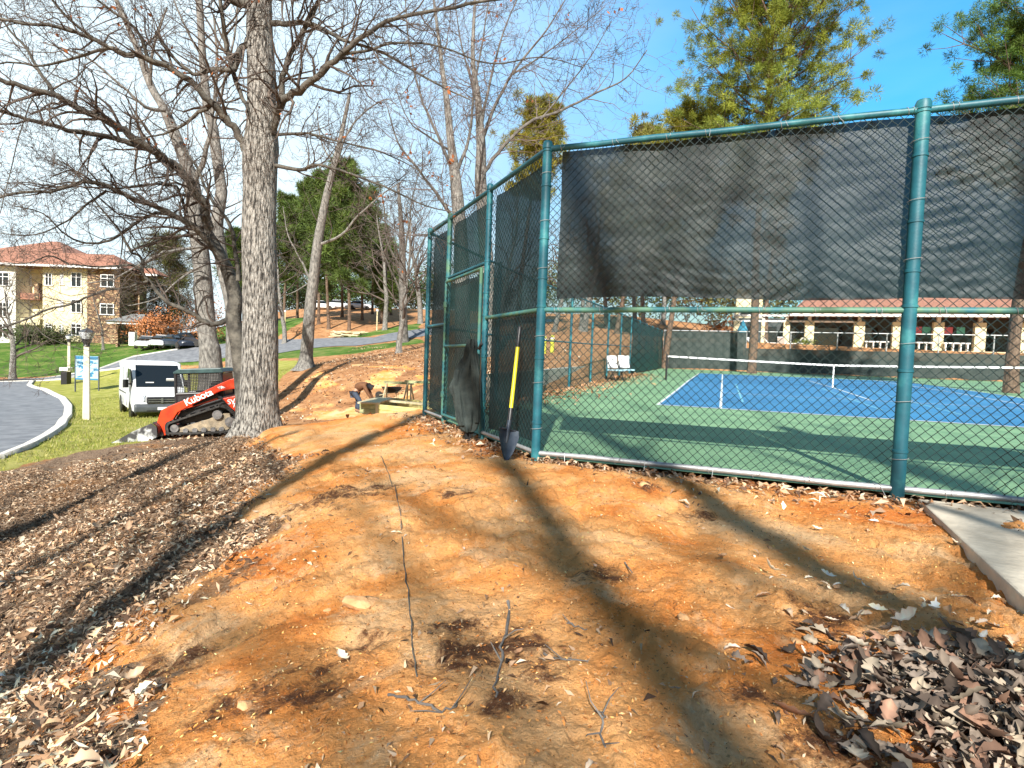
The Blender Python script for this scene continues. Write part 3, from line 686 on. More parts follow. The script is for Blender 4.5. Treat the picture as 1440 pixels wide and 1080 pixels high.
mb.tube([tip+ax*.18-nf*.035, tip+ax*.3-nf*.03, tip+ax*.42-nf*.02], [.012, .024, .022], 10)
mb.build('blade', M['blade'], sh, smooth=True)
pb = tip-nf*.02
mb = MB(); mb.tube([pb+ax*.4, pb+ax*.52], [.023, .021], 12); mb.build('socket', M['black_metal'], sh, smooth=True)
mb = MB(); mb.tube([pb+ax*.52, pb+ax*(ln*.84)], [.019, .019], 12); mb.build('handle', M['yellow'], sh, smooth=True)
mb = MB(); mb.tube([pb+ax*(ln*.84), pb+ax*(ln*.845), pb+ax*(ln*.99), pb+ax*ln], [.019, .021, .021, .017], 12); mb.build('grip', M['black_metal'], sh, smooth=True)
# ------------------------------------------------------------------ jacket
def loft_px(rows, Y, th, name, mt, par, n=40, amp=.02, seed=0):
    V = []; F = []
    for i, (py, xl, xr) in enumerate(rows):
        a = at(xl, py, Y); b = at(xr, py, Y); c = (a+b)/2; hw = (b-a).length/2; ax_ = (b-a).normalized(); nz = Vector((-ax_.y, ax_.x, 0))
        for k in range(n):
            t = 2*math.pi*k/n; f = 1+amp/max(hw, .02)*math.sin(5*t+i*.35+seed)+amp*.6/max(hw, .02)*math.sin(9*t-i*.5+seed)
            V.append(c+ax_*(math.cos(t)*hw*f)+nz*(math.sin(t)*th*f*min(1, hw/.06)))
    for i in range(len(rows)-1):
        for k in range(n): k2 = (k+1) % n; F.append((i*n+k, (i+1)*n+k, (i+1)*n+k2, i*n+k2))
    F += [tuple(range(n)), tuple((len(rows)-1)*n+k for k in range(n))[::-1]]
    mb = MB(); mb.add(V, F); return mb.build(name, mt, par, smooth=True)
M['cloth_dark'] = mat('jacket_cloth', (.016,.026,.026), (.04,.055,.052), rough=.85, scale=9, bump=.5, bscale=40, dist=.006)
M['cloth_black'] = mat('jacket_lining', (.008,.008,.009), rough=.9)
jk = thing('jacket', 'dark charcoal jacket hung by its collar on the gate frame', 'jacket', GY(655, 6.75))
def interp_rows(R_, n):
    a = np.array(R_, float); ys = np.linspace(a[0, 0], a[-1, 0], n); return [(y, np.interp(y, a[:, 0], a[:, 1]), np.interp(y, a[:, 0], a[:, 2])) for y in ys]
YJ = 6.5
for o in (loft_px(interp_rows([(477,660,667),(484,657,669),(500,652,670),(520,643,671),(545,634.5,672),(560,637,672.5),(592,644,673),(604,648,668),(607,653,664)], 30), YJ, .07, 'jacket_body', M['cloth_dark'], jk),
          loft_px(interp_rows([(490,660,668),(520,663,673),(560,665,675),(592,667,675),(594,668,674)], 18), YJ-.06, .035, 'sleeve', M['cloth_dark'], jk, seed=2, amp=.006),
          loft_px(interp_rows([(520,640,652),(545,636,648),(575,641,652),(598,645,655)], 16), YJ-.05, .04, 'sleeve', M['cloth_dark'], jk, seed=4, amp=.007),
          loft_px(interp_rows([(585,655,666),(604,655,664),(618,654,662),(621,656,661)], 10), YJ+.02, .03, 'lining', M['cloth_black'], jk, seed=1, amp=.004)):
    o.matrix_parent_inverse = Matrix.Translation(-Vector(jk.location))

# ------------------------------------------------------------------ trees
def tubes(mb, polys, side_fn=lambda r: 5):
    groups = {}
    for pts, rad in polys:
        s = side_fn(rad[0]); groups.setdefault((len(pts), s), []).append((pts, rad))
    for (n, s), L in groups.items():
        P = np.array([[tuple(p) for p in a] for a, _ in L], float); Rr = np.array([b for _, b in L], float)
        T = np.empty_like(P); T[:, 1:-1] = P[:, 2:]-P[:, :-2]; T[:, 0] = P[:, 1]-P[:, 0]; T[:, -1] = P[:, -1]-P[:, -2]
        T /= np.linalg.norm(T, axis=2, keepdims=True)+1e-9
        ref = np.where(np.abs(T[:, :1, 2:]) > .8, np.array([[[1., 0, 0]]]), np.array([[[0, 0, 1.]]]))
        U = ref-T*(ref*T).sum(2, keepdims=True); U /= np.linalg.norm(U, axis=2, keepdims=True)+1e-9; Wv = np.cross(T, U)
        a = 2*np.pi*np.arange(s)/s
        V = P[:, :, None]+(U[:, :, None]*np.cos(a)[:, None]+Wv[:, :, None]*np.sin(a)[:, None])*Rr[:, :, None, None]
        m = len(L); I = np.arange(m*n*s).reshape(m, n, s); A = I[:, :-1]; B_ = I[:, 1:]
        q = np.stack([A, np.roll(A, -1, 2), np.roll(B_, -1, 2), B_], -1).reshape(-1, 4)
        mb.addnp(V.reshape(-1, 3), q=q)
rnd = random.Random(11)
def rvec(): return Vector((rnd.gauss(0, 1), rnd.gauss(0, 1), rnd.gauss(0, 1)))
def grow(out, p, d, L, r, lvl, rmin, kink=.16, up=.04, kids=(5, 4, 3, 2), ang=(25, 60), fall=.62, tips=None):
    n = 6 if lvl > 1 else 4; pts = [p.copy()]; rad = [r]; d = d.normalized(); st = L/(n-1) if n > 1 else L
    for i in range(1, n):
        d = (d+rvec()*kink+Vector((0, 0, up))).normalized(); p = p+d*st; pts.append(p.copy()); rad.append(max(rmin*.6, r*(1-.75*i/(n-1))))
    out.append((pts, rad))
    if lvl <= 0:
        if tips is not None: tips.append((pts[-1], d))
        return
    k = kids[min(len(kids)-1, 4-lvl)] if lvl <= 4 else kids[0]
    for j in range(k):
        t = rnd.uniform(.25, 1) if j < k-1 else 1.0
        f = t*(n-1); i = min(int(f), n-2); q = pts[i].lerp(pts[i+1], f-i); dd = (pts[i+1]-pts[i]).normalized()
        ax_ = dd.cross(rvec()).normalized(); nd = Quaternion(ax_, R(rnd.uniform(*ang)))@dd
        grow(out, q, nd, L*fall*rnd.uniform(.7, 1.15)*(1.15-.4*t), max(rmin, r*(1-.7*t)*.62), lvl-1, rmin, kink, up, kids, ang, fall, tips)
def along(out, pts, rad, step, L, lvl, rmin, tips=None, start=.12, up=.03, kids=(4, 4, 3, 2), bias=None, kink=.2):
    # children along a hand-placed limb
    seg = [(b-a).length for a, b in zip(pts[:-1], pts[1:])]; tot = sum(seg); s = tot*start
    while s < tot:
        q = s; i = 0
        while i < len(seg)-1 and q > seg[i]: q -= seg[i]; i += 1
        f = q/seg[i]; p = pts[i].lerp(pts[i+1], f); dd = (pts[i+1]-pts[i]).normalized()
        ax_ = dd.cross(rvec()).normalized(); nd = Quaternion(ax_, R(rnd.uniform(30, 75)))@dd
        if bias is not None: nd = (nd+bias*rnd.uniform(0, .6)).normalized()
        rr = rad[i]*(1-f)+rad[i+1]*f
        grow(out, p, nd, L*rnd.uniform(.6, 1.3)*(1.1-.5*s/tot), max(rmin*1.3, min(rr*.5, .03)), lvl, rmin, kink, up, kids, (25, 60), .62, tips)
        s += step*rnd.uniform(.5, 1.5)
def smoothline(pts, rad, k=4):
    P = []; Rr = []
    for i in range(len(pts)-1):
        p0 = pts[max(i-1, 0)]; p1 = pts[i]; p2 = pts[i+1]; p3 = pts[min(i+2, len(pts)-1)]
        for j in range(k):
            t = j/k; P.append(.5*((2*p1)+(p2-p0)*t+(2*p0-5*p1+4*p2-p3)*t*t+(3*p1-p0-3*p2+p3)*t**3)); Rr.append(rad[i]*(1-t)+rad[i+1]*t)
    P.append(pts[-1]); Rr.append(rad[-1]); return P, Rr
def limb(px, Y0, Y1, r0, r1):           # limb surveyed from the photograph, with a real distance for each end
    n = len(px); pts = [at(x, y, Y0+(Y1-Y0)*(i/(n-1))) for i, (x, y) in enumerate(px)]
    rad = [(r0+(r1-r0)*(i/(n-1))**.8)*.8 for i in range(n)]
    P, Rr = smoothline(pts, rad, 4)
    P = [P[0]]+[p+rvec()*r*.25 for p, r in zip(P[1:], Rr[1:])]
    return P, Rr
def trunk_mesh(pts, rad, name, mt, par, n=20, flare=True, seed=0, rough=.05):
    P, Rr = smoothline(pts, rad, 5); V = []; F = []
    for i, (p, r) in enumerate(zip(P, Rr)):
        for k in range(n):
            a = 2*math.pi*k/n; h = p.z-P[0].z
            f = 1+rough*math.sin(3*a+seed+h*.7)+rough*.6*math.sin(7*a+h*1.9+seed)+rough*.8*rnd.uniform(-.6, .6)
            if flare: f += .42*math.exp(-max(h, 0)/.28)*(1+.5*math.sin(5*a+seed))
            V.append(p+Vector((math.cos(a)*r*f, math.sin(a)*r*f, 0)))
    for i in range(len(P)-1):
        for k in range(n): k2 = (k+1) % n; F.append((i*n+k, i*n+k2, (i+1)*n+k2, (i+1)*n+k))
    mb = MB(); mb.add(V, F); return mb.build(name, mt, par, smooth=True)
def put(o, par): o.matrix_parent_inverse = Matrix.Translation(-Vector(par.location)); return o
def oakleaves(mb, cols, tips, n, size=.07):
    for _ in range(n):
        p, d = rnd.choice(tips)
        for k in range(rnd.randint(2, 6)):
            c = p+rvec()*.05; u = rvec().normalized(); v = u.cross(rvec()).normalized(); s = size*rnd.uniform(.6, 1.2)
            mb.add([c, c+u*s*.5+v*s*.3, c+u*s, c+u*s*.5-v*s*.3], [(0, 1, 2, 3)])
            t = rnd.uniform(.7, 1.3); cols += [(.36*t, .13*t, .05*t, 1)]*4

# the big oak by the mound
YA = 9.5
tb = G(361, 607); tb = Vector((tb.x, YA, tz(tb.x, YA)-.15))
oak = thing('oak_tree', 'big bare oak with thick furrowed grey trunk at the edge of the dirt mound', 'tree', tb)
px = [(361,612),(364,560),(366,480),(366,400),(365,330),(366,270),(366,235),(367,205),(368,170),(367,100),(365,40),(365,-70),(368,-200)]
rr = [.33,.30,.285,.275,.27,.262,.275,.285,.235,.215,.205,.17,.12]
pts = [at(x, y, YA) for x, y in px]; pts[0].z = tb.z
put(trunk_mesh(pts, rr, 'trunk', M['bark'], oak, 28, seed=1, rough=.022), oak)
A = [([(374,220),(388,165),(400,140),(427,123),(450,103),(480,77),(510,52),(560,25),(640,10),(720,-5)], 9.5, 8.0, .10, .02),
     ([(396,146),(397,110),(413,67),(440,20),(460,-30),(470,-90)], 9.5, 9.0, .07, .03),
     ([(383,233),(423,238),(443,232),(480,240),(540,262),(600,290),(650,300)], 9.5, 8.3, .045, .008),
     ([(345,212),(333,183),(313,160),(293,140),(267,113),(233,93),(217,87),(187,77),(160,70),(127,53),(100,43),(67,35),(33,33),(-30,20)], 9.5, 7.6, .085, .02),
     ([(355,57),(340,66),(329,97),(300,97),(270,103),(240,75),(220,50)], 9.5, 8.6, .075, .02),
     ([(327,97),(337,130),(347,150),(352,175),(342,200)], 9.3, 9.3, .05, .03),
     ([(384,33),(417,32),(447,37),(480,55),(540,75),(600,110),(660,140)], 9.5, 8.0, .06, .012),
     ([(383,190),(433,188),(480,200),(540,215),(590,240)], 9.5, 8.8, .035, .008),
     ([(326,97),(318,60),(312,20),(305,-30)], 9.3, 8.8, .06, .03),
     ([(360,10),(300,-10),(240,-40),(160,-60)], 9.5, 8.5, .09, .03), ([(372,0),(440,-40),(540,-60)], 9.5, 8, .09, .03),
     ([(296,148),(262,172),(235,187),(212,192),(170,200)], 9.2, 9.0, .04, .01),
     ([(480,77),(520,70),(560,60),(620,66),(690,90),(760,80),(820,95)], 8.7, 7.6, .03, .006),
     ([(150,68),(110,80),(60,92),(10,88),(-30,100)], 8.2, 7.6, .03, .01),
     ([(210,85),(190,40),(150,10),(110,-20)], 8.7, 8.0, .035, .015), ([(130,54),(90,20),(60,-20)], 8.1, 7.6, .03, .012)]
limbs = [limb(*a) for a in A]; br = []; tips = []
for P, Rr in limbs: along(br, P, Rr, .13, 1.05, 3, .0032, tips, kids=(4, 4, 3, 3), kink=.22)
mb = MB(); tubes(mb, limbs, lambda r: 10); put(mb.build('limbs', M['limb'], oak, smooth=True), oak)
mb = MB(); tubes(mb, br, lambda r: 5 if r > .012 else 3); put(mb.build('twigs', M['twig'], oak), oak)
mb = MB(); cols = []; near = [t for t in tips if 500 > 0 and -9 < t[0].x < 1.5]; oakleaves(mb, cols, near, 90); put(mb.build('dead_leaves', M['leaf'], oak, colors=cols), oak)
print('oak', len(br))

# dark leaning tree whose mossy limbs sweep left
YD = 11.5
bd = Vector((at(346, 590, YD).x, YD, 0)); bd.z = tz(bd.x, bd.y)-.1
lean = thing('leaning_tree', 'dark leaning tree behind the big oak, its mossy limbs sweeping far out to the left', 'tree', bd)
pts = [bd]+[at(x, y, YD) for x, y in ((342,545),(336,490),(329,449),(331,420),(322,385),(305,350),(287,320))]
put(trunk_mesh(pts, [.17,.16,.155,.15,.14,.135,.13,.12], 'trunk', M['limb'], lean, 16, seed=2, flare=False), lean)
D = [([(290,325),(287,290),(270,262),(250,236),(232,225),(215,211),(190,195),(160,175),(132,162),(100,147),(80,135),(42,125),(0,112),(-50,95)], 11.5, 8.5, .13, .04),
     ([(245,240),(215,212),(190,203),(160,195),(137,190),(100,185),(75,175),(37,167),(0,155),(-50,150)], 11.2, 8.8, .085, .03),
     ([(325,383),(287,332),(262,312),(235,297),(200,285),(160,267),(130,255),(100,260),(70,270),(32,270),(-30,285)], 11.5, 9.0, .09, .02),
     ([(262,300),(252,270),(245,262),(215,259),(175,264),(140,262),(105,240),(70,250)], 11.4, 10.2, .04, .012),
     ([(240,300),(212,302),(187,317),(160,335),(130,342),(95,332),(60,300),(20,290)], 11.3, 9.6, .05, .01),
     ([(322,449),(295,457),(269,440),(235,424),(209,395),(195,378),(180,373),(140,375),(100,372)], 11.5, 10.4, .075, .015),
     ([(200,386),(199,362),(185,355),(200,346),(237,335),(265,333),(300,345)], 10.9, 11.3, .035, .015),
     ([(209,395),(175,405),(150,408),(125,417),(100,427),(67,435),(42,447),(0,462),(-40,475)], 10.9, 9.6, .03, .02),
     ([(335,395),(327,329),(313,300),(291,269),(280,240),(262,215),(240,190)], 11.4, 10.8, .06, .015),
     ([(185,355),(165,320),(135,285),(105,240),(80,225)], 10.7, 10.2, .03, .01),
     ([(80,135),(55,100),(35,65),(15,45),(0,20)], 9.4, 9.0, .04, .015),
     ([(150,268),(125,285),(95,310),(50,330),(0,328)], 10.3, 9.6, .03, .01),
     ([(97,372),(70,360),(40,370),(0,372),(-20,380)], 10.3, 9.8, .02, .008), ([(42,447),(60,470),(85,482),(120,492)], 9.9, 10.2, .015, .005),
     ([(50,128),(30,180),(15,240),(0,300)], 9.2, 9.0, .012, .008)]
limbs = [limb(*a) for a in D]; br = []; tips2 = []
for P, Rr in limbs: along(br, P, Rr, .13, 1.05, 3, .0032, tips2, kids=(4, 4, 3, 3), start=.08, up=.0, kink=.22)
mb = MB(); tubes(mb, limbs, lambda r: 10); put(mb.build('limbs', M['limb'], lean, smooth=True), lean)
mb = MB(); tubes(mb, br, lambda r: 5 if r > .012 else 3); put(mb.build('twigs', M['twig'], lean), lean)
print('lean', len(br))

def surveyed(name, label, Y, px, rr, limbs_, mt, step, L, lvl, rmin, extra=(), tw='twig', kids=(4, 3, 3, 2), lm='bark_grey'):
    b = at(px[0][0], px[0][1], Y); b.z = tz(b.x, b.y)-.15
    t = thing(name, label, 'tree', b); pts = [b]+[at(x, y, Y) for x, y in px[1:]]
    put(trunk_mesh(pts, rr, 'trunk', mt, t, 14, seed=len(label), rough=.04), t)
    lm_ = [limb(*a) for a in limbs_]; br = []
    for P, Rr in lm_: along(br, P, Rr, step, L, lvl, rmin, kids=kids)
    P, Rr = smoothline(pts, rr, 3); along(br, P, Rr, step*1.5, L*1.2, lvl, rmin, start=.4, kids=kids)
    mb = MB()
    if lm_: tubes(mb, lm_, lambda r: 7); put(mb.build('limbs', M[lm], t, smooth=True), t)
    mb = MB(); tubes(mb, br, lambda r: 4 if r > .02 else 3); put(mb.build('twigs', M[tw], t), t)
    return t
surveyed('bare_tree', 'bare grey tree with a wide foot right behind the red loader cab', 20,
    [(298,540),(296,500),(292,470),(284,373),(275,307),(270,262),(262,232),(248,195),(232,155),(212,120),(190,60),(150,-30)], [.52,.36,.31,.29,.27,.26,.22,.2,.17,.14,.1,.07],
    [([(270,262),(288,220),(300,160),(305,90),(300,20)], 19, 18, .13, .04), ([(232,155),(205,150),(170,120),(120,80),(60,60)], 19, 17, .09, .02), ([(212,120),(215,70),(235,10)], 19, 18, .08, .03), ([(292,345),(262,350),(230,355),(200,370),(160,392),(120,398)],19,17.5,.08,.02), ([(284,373),(250,395),(220,420),(180,430)],19,18,.06,.015)],
    M['bark_grey'], .5, 1.9, 2, .006)
surveyed('bare_tree', 'slim pale bare tree rising between the red loader and the big oak', 19.5,
    [(327,548),(328,510),(327,440),(313,373),(305,318),(311,273),(310,257),(300,182),(292,152),(285,80),(280,0),(276,-60)], [.28,.24,.23,.22,.2,.19,.18,.17,.15,.12,.11,.08],
    [([(300,182),(315,120),(330,50),(335,-20)], 19.5, 18.5, .07, .03), ([(285,80),(262,40),(240,-10)], 19.5, 19, .06, .03)], M['bark_grey'], .45, 1.6, 2, .005)
surveyed('bare_tree', 'light barked bare tree leaning right beyond the mound, forking at half height', 30,
    [(429,520),(431,500),(436,440),(440,400),(447,340),(456,290),(468,240),(480,190),(492,130)], [.5,.33,.3,.28,.25,.2,.17,.12,.07],
    [([(447,345),(480,330),(505,302),(535,275),(565,255)], 30, 29, .11, .03), ([(463,262),(478,215),(500,170),(540,140),(560,150)], 30, 28, .1, .02), ([(440,400),(420,360),(405,330),(398,290)], 30, 30, .08, .02), ([(440,395),(415,410),(400,415)], 30, 29, .06, .02), ([(470,232),(452,200),(445,150)], 30, 30, .07, .02)],
    M['bark_grey'], .9, 2.6, 2, .009)
surveyed('bare_tree', 'bare tree standing by the pale path just left of the fence end', 50,
    [(567,482),(567,450),(566,400),(566,350),(563,300),(560,260)], [.5,.36,.33,.28,.2,.1],
    [([(566,420),(550,380),(535,350),(520,335)], 50, 49, .14, .04), ([(566,405),(585,365),(600,330),(625,310)], 50, 50, .14, .04), ([(566,370),(575,320),(580,280),(590,240)], 50, 50, .13, .04), ([(566,380),(545,340),(540,290),(530,250)], 50, 49, .12, .04), ([(567,430),(590,415),(610,405)],50,50,.07,.03), ([(567,425),(548,418),(530,405)],50,50,.07,.03)],
    M['limb_light'], 1.2, 3.4, 2, .013, lm='limb')
surveyed('bare_tree', 'wide crowned bare tree with mauve twigs rising above the angled corner of the fence', 28,
    [(652,470),(650,380),(645,300),(640,250),(634,200),(628,140),(620,80),(610,0)], [.4,.36,.33,.28,.2,.15,.1,.05],
    [([(648,330),(620,280),(590,240),(560,200),(545,150)], 28, 27, .14, .03), ([(640,250),(615,190),(590,130),(575,60),(570,0)], 28, 27, .12, .03), ([(640,250),(660,190),(668,120),(680,50),(690,-20)], 28, 28, .12, .03), ([(636,215),(600,190),(575,170),(555,120)], 28, 27, .08, .02), ([(648,340),(605,330),(575,330),(545,310)], 28, 27, .08, .02)],
    M['bark_grey'], .7, 2.7, 3, .009, tw='twig_mauve', kids=(4, 4, 3, 2), lm='limb_light')
surveyed('bare_tree', 'tall pale bare tree with twigs fanning far right toward the blue sky', 31,
    [(690,470),(685,380),(680,300),(676,250),(676,200),(672,140),(665,80),(668,0)], [.42,.38,.36,.32,.26,.18,.12,.06],
    [([(677,250),(700,215),(740,175),(790,155),(840,130),(880,110),(910,70)], 31, 30, .15, .03), ([(676,200),(700,140),(730,90),(770,40),(800,-10)], 31, 30, .14, .03), ([(676,180),(690,110),(710,40),(740,-30)], 31, 31, .12, .03), ([(672,140),(650,70),(640,0)], 31, 31, .1, .03), ([(720,105),(760,80),(800,50),(850,10)], 30.6, 30, .07, .02), ([(760,168),(800,120),(830,80),(860,30)], 30.6, 30, .07, .02)],
    M['bark_grey'], .65, 2.9, 3, .009, tw='twig_mauve', kids=(4, 4, 3, 2), lm='limb_light')
# procedurally grown bare trees
def bare(px, Y, h, label, r=None, straight=False, lean=0, nl=12, tw='twig_mauve', lvl=4, kids=(6, 5, 4, 3), name='bare_tree', rmin=.014, group=None, x=None, mt='bark_grey', seed=0):
    rnd.seed(seed or int(px*7+Y*13)); b = GY(px, Y) if x is None else Vector((x, Y, tz(x, Y))); b.z -= .1; r = r or h*.018
    t = thing(name, label, 'tree', b, 0, group); n = 8; pts = [b.copy()]; d = Vector((rnd.uniform(-.1, .1), rnd.uniform(-.1, .1), 1)); kk = .07
    if straight: d = Vector((lean, 0, 1)); kk = .012
    for i in range(1, n): d = (d+Vector((rnd.gauss(0, kk), rnd.gauss(0, kk), .1))+Vector((lean*.1, 0, 0))).normalized(); pts.append(pts[-1]+d*(h*.8/(n-1)))
    rad = [r*(1-(.45 if straight else .85)*i/(n-1)) for i in range(n)]
    put(trunk_mesh(pts, rad, 'trunk', M[mt], t, 9, seed=px), t); br = []
    for i in range(nl):
        f = .25+.75*i/(nl-1); q = f*(n-1); k = min(int(q), n-2); p = pts[k].lerp(pts[k+1], q-k); a = rnd.uniform(0, 6.28)
        grow(br, p, Vector((math.cos(a), math.sin(a), rnd.uniform(.5, 1.5))), h*.34*(1.1-.55*f), r*(1-.8*f)*.55, lvl-1, rmin, .17, .05, kids[1:] if lvl < 4 else kids, (20, 55), .6)
    mb = MB(); tubes(mb, br, lambda r: 4 if r > .04 else 3); put(mb.build('branches', M[tw], t), t); return t
GB = 'leafless trees in the background'
bare(820, 52, 17, 'leafless mauve tree left of the tall pine, behind the tennis court', group=GB)
bare(905, 58, 15, 'thin leafless tree just left of the tall pine above the front fence rail', group=GB, rmin=.012)
bare(540, 62, 16, 'leafless tree at the right edge of the pine grove', group=GB, tw='twig')
bare(590, 68, 19, 'tall leafless tree beyond the path right of the pine grove', group=GB, tw='twig')
bare(240, 88, 15, 'leafless tree above the parked dark cars', group=GB, tw='twig')
bare(205, 78, 11, 'leafless tree right of the stone building wing', group=GB, tw='twig')
bare(560, 40, 12, 'small leafless tree with crooked limbs left of the fence end', group=GB, tw='twig')
bare(400, 60, 14, 'leafless tree just right of the big oak trunk in the distance', group=GB, tw='twig')
bare(18, 50, 10, 'small pale leafless tree on the green lawn at the left edge', r=.28, group=GB, tw='twig', lvl=3, mt='bark')
bare(700, 62, 18, 'leafless tree directly behind the fence corner post', group=GB)
bare(145, 66, 8, 'small leafless tree in front of the stone wall', group=GB, tw='twig', lvl=3)
# trees behind the photographer: their trunks and limbs throw the long shadows over the clay
GS = 'bare trees standing behind the camera'
for k, (c, t_, h, r, lb) in enumerate(((3.68+.123*14, 14, 27, .22, 'bare tree behind the camera, right of centre'), (2.85+.123*14, 14.2, 28, .17, 'tall leaning bare tree behind the camera'), 
        (-2.66, 7, 17, .2, 'bare tree behind the camera, left of centre'), (-6.03, 5.5, 15, .2, 'bare tree behind the camera at the far left'), (3.2, 10, 17, .3, 'bare tree behind the camera at the far right'), (-4.4, 10, 17, .16, 'thin bare tree behind the camera at the left'))):
    bare(0, -t_, h, lb, r=r, x=c-.123*t_, group=GS, straight=True, lean=-.37 if k < 2 else 0, nl=13 if k < 2 else 10, lvl=3, kids=(5, 4, 3, 2), rmin=.012, seed=40+k, tw='twig')

# pines
def pine(px, Y, h, label, spread=.2, cb=.45, n=34, tuft=.55, col=(.07,.11,.025), name='pine_tree', group=None, needles=46, sp=None, x=None, nsz=.2, r=None):
    rnd.seed(int(px*3+Y*7+5)); b = GY(px, Y) if x is None else Vector((x, Y, tz(x, Y))); b.z -= .1
    t = thing(name, label, 'tree', b, 0, group); r = r or h*.013; npt = 7; pts = [b.copy()]; d = Vector((rnd.uniform(-.06, .06), 0, 1))
    for i in range(1, npt): d = (d+Vector((rnd.gauss(0, .04), rnd.gauss(0, .04), .1))).normalized(); pts.append(pts[-1]+d*h/(npt-1))
    put(trunk_mesh(pts, [r*(1-.85*i/(npt-1)) for i in range(npt)], 'trunk', M['pine_bark'], t, 9, seed=px), t)
    br = []; cl = []
    for i in range(n):
        f = cb+(1-cb)*(i+.5)/n; q = f*(npt-1); k = min(int(q), npt-2); p = pts[k].lerp(pts[k+1], q-k); a = i*2.4+rnd.uniform(-.6, .6)
        g = (f-cb)/(1-cb); L = h*spread*(math.sin(math.pi*(.12+.80*g))**.7)*rnd.uniform(.55, 1.25)
        d = Vector((math.cos(a), math.sin(a), rnd.uniform(-.05, .55)+g*.5)).normalized(); P = [p]; dd = d.copy()
        for j in range(5): dd = (dd+rvec()*.12+Vector((0, 0, .06))).normalized(); P.append(P[-1]+dd*L/5)
        br.append((P, [max(.012, r*.28*(1-j/6)) for j in range(6)]))
        for j in range(2, 6):
            for m_ in range(5):
                s = P[j]+rvec()*L*.15; s.z += abs(rnd.gauss(0, .1))*L*.4; cl.append(s)
                if rnd.random() < .5: br.append(([P[j-1], (P[j-1]+s)/2+rvec()*.05, s], [.02, .014, .01]))
            
    mb = MB(); tubes(mb, br, lambda r: 4); put(mb.build('branches', M['pine_bark'], t), t)
    C_ = np.array([tuple(c) for c in cl]); m = len(C_)
    g_ = np.random.default_rng(int(px+Y)); dirs = g_.normal(size=(m, needles, 3)); dirs[..., 2] += .5; dirs /= np.linalg.norm(dirs, axis=2, keepdims=True)
    base = C_[:, None]+dirs*(g_.random((m, needles, 1))**.5)*tuft*.75*g_.uniform(.5, 1.2, (m, 1, 1)); d2 = dirs+g_.normal(size=dirs.shape)*.45; d2 /= np.linalg.norm(d2, axis=2, keepdims=True)
    s = np.cross(d2, g_.normal(size=dirs.shape)); s /= np.linalg.norm(s, axis=2, keepdims=True); ln = nsz*g_.uniform(.6, 1.4, (m, needles, 1))
    V = np.stack([base-s*ln*.085, base+s*ln*.085, base+d2*ln*1.25], 2).reshape(-1, 3); T_ = np.arange(len(V)).reshape(-1, 3)
    cv = g_.uniform(.6, 1.6, (m, 1, 1))*g_.uniform(.75, 1.3, (m, needles, 1)); yl = g_.random((m, 1, 1))*.35
    cc = np.array(col)*cv*np.concatenate([1+yl, 1+yl*.4, 1-yl*.3], 2); cc = np.repeat(cc.reshape(-1, 1, 3), 3, 1).reshape(-1, 3)
    mb = MB(); mb.addnp(V, t=T_); put(mb.build('crown', M['needle'], t, colors=np.c_[cc, np.ones(len(cc))]), t); return t
pine(1058, 38, 27, 'tall open crowned pine standing alone against the blue sky behind the courts', spread=.23, cb=.45, n=76, tuft=.5, col=(.17,.22,.035), needles=170, nsz=.17, r=.3)
pine(1425, 22, 14.6, 'dark green pine reaching in from the right edge above the fence', spread=.30, cb=.55, n=44, tuft=.36, col=(.07,.13,.022), needles=170, nsz=.12, r=.25)
pine(935, 44, 19, 'yellow green pine left of the tall open crowned pine', spread=.22, cb=.4, n=34, tuft=.6, col=(.2,.22,.04), needles=130, nsz=.3)
pine(865, 50, 17.5, 'shorter yellowish pine behind the front fence rail, half hidden by twigs', spread=.22, cb=.4, n=30, tuft=.6, col=(.2,.21,.05), needles=120, nsz=.3)
pine(725, 48, 19.5, 'yellow green pine just right of the fence corner post', spread=.17, cb=.6, n=22, tuft=.55, col=(.2,.2,.03), needles=90, nsz=.28)
GP = 'pines of the grove beyond the path'
ords = ['first', 'second', 'third', 'fourth', 'fifth', 'sixth', 'seventh', 'eighth', 'ninth', 'tenth', 'eleventh', 'twelfth']
gp = [(398,72,17),(417,80,20),(447,70,19),(462,66,20),(480,78,22),(490,64,20),(508,74,18),(522,86,20),(548,84,14),(330,74,14),(535,70,9)]
gp.sort()
for k, (px_, Y_, h_) in enumerate(gp):
    pine(px_, Y_, h_*.92, 'dark green pine, %s from the left in the grove beyond the path' % ords[k], spread=.16, cb=.34 if k % 3 else .24, n=22, tuft=.7, col=(.07,.115,.028), group=GP, needles=60, nsz=.42, r=.2)
pine(232, 82, 14, 'olive coloured evergreen behind the leaning limbs, right of the stone building', spread=.3, cb=.1, n=36, tuft=1.1, col=(.09,.10,.035), needles=40, nsz=.4, name='evergreen_tree')
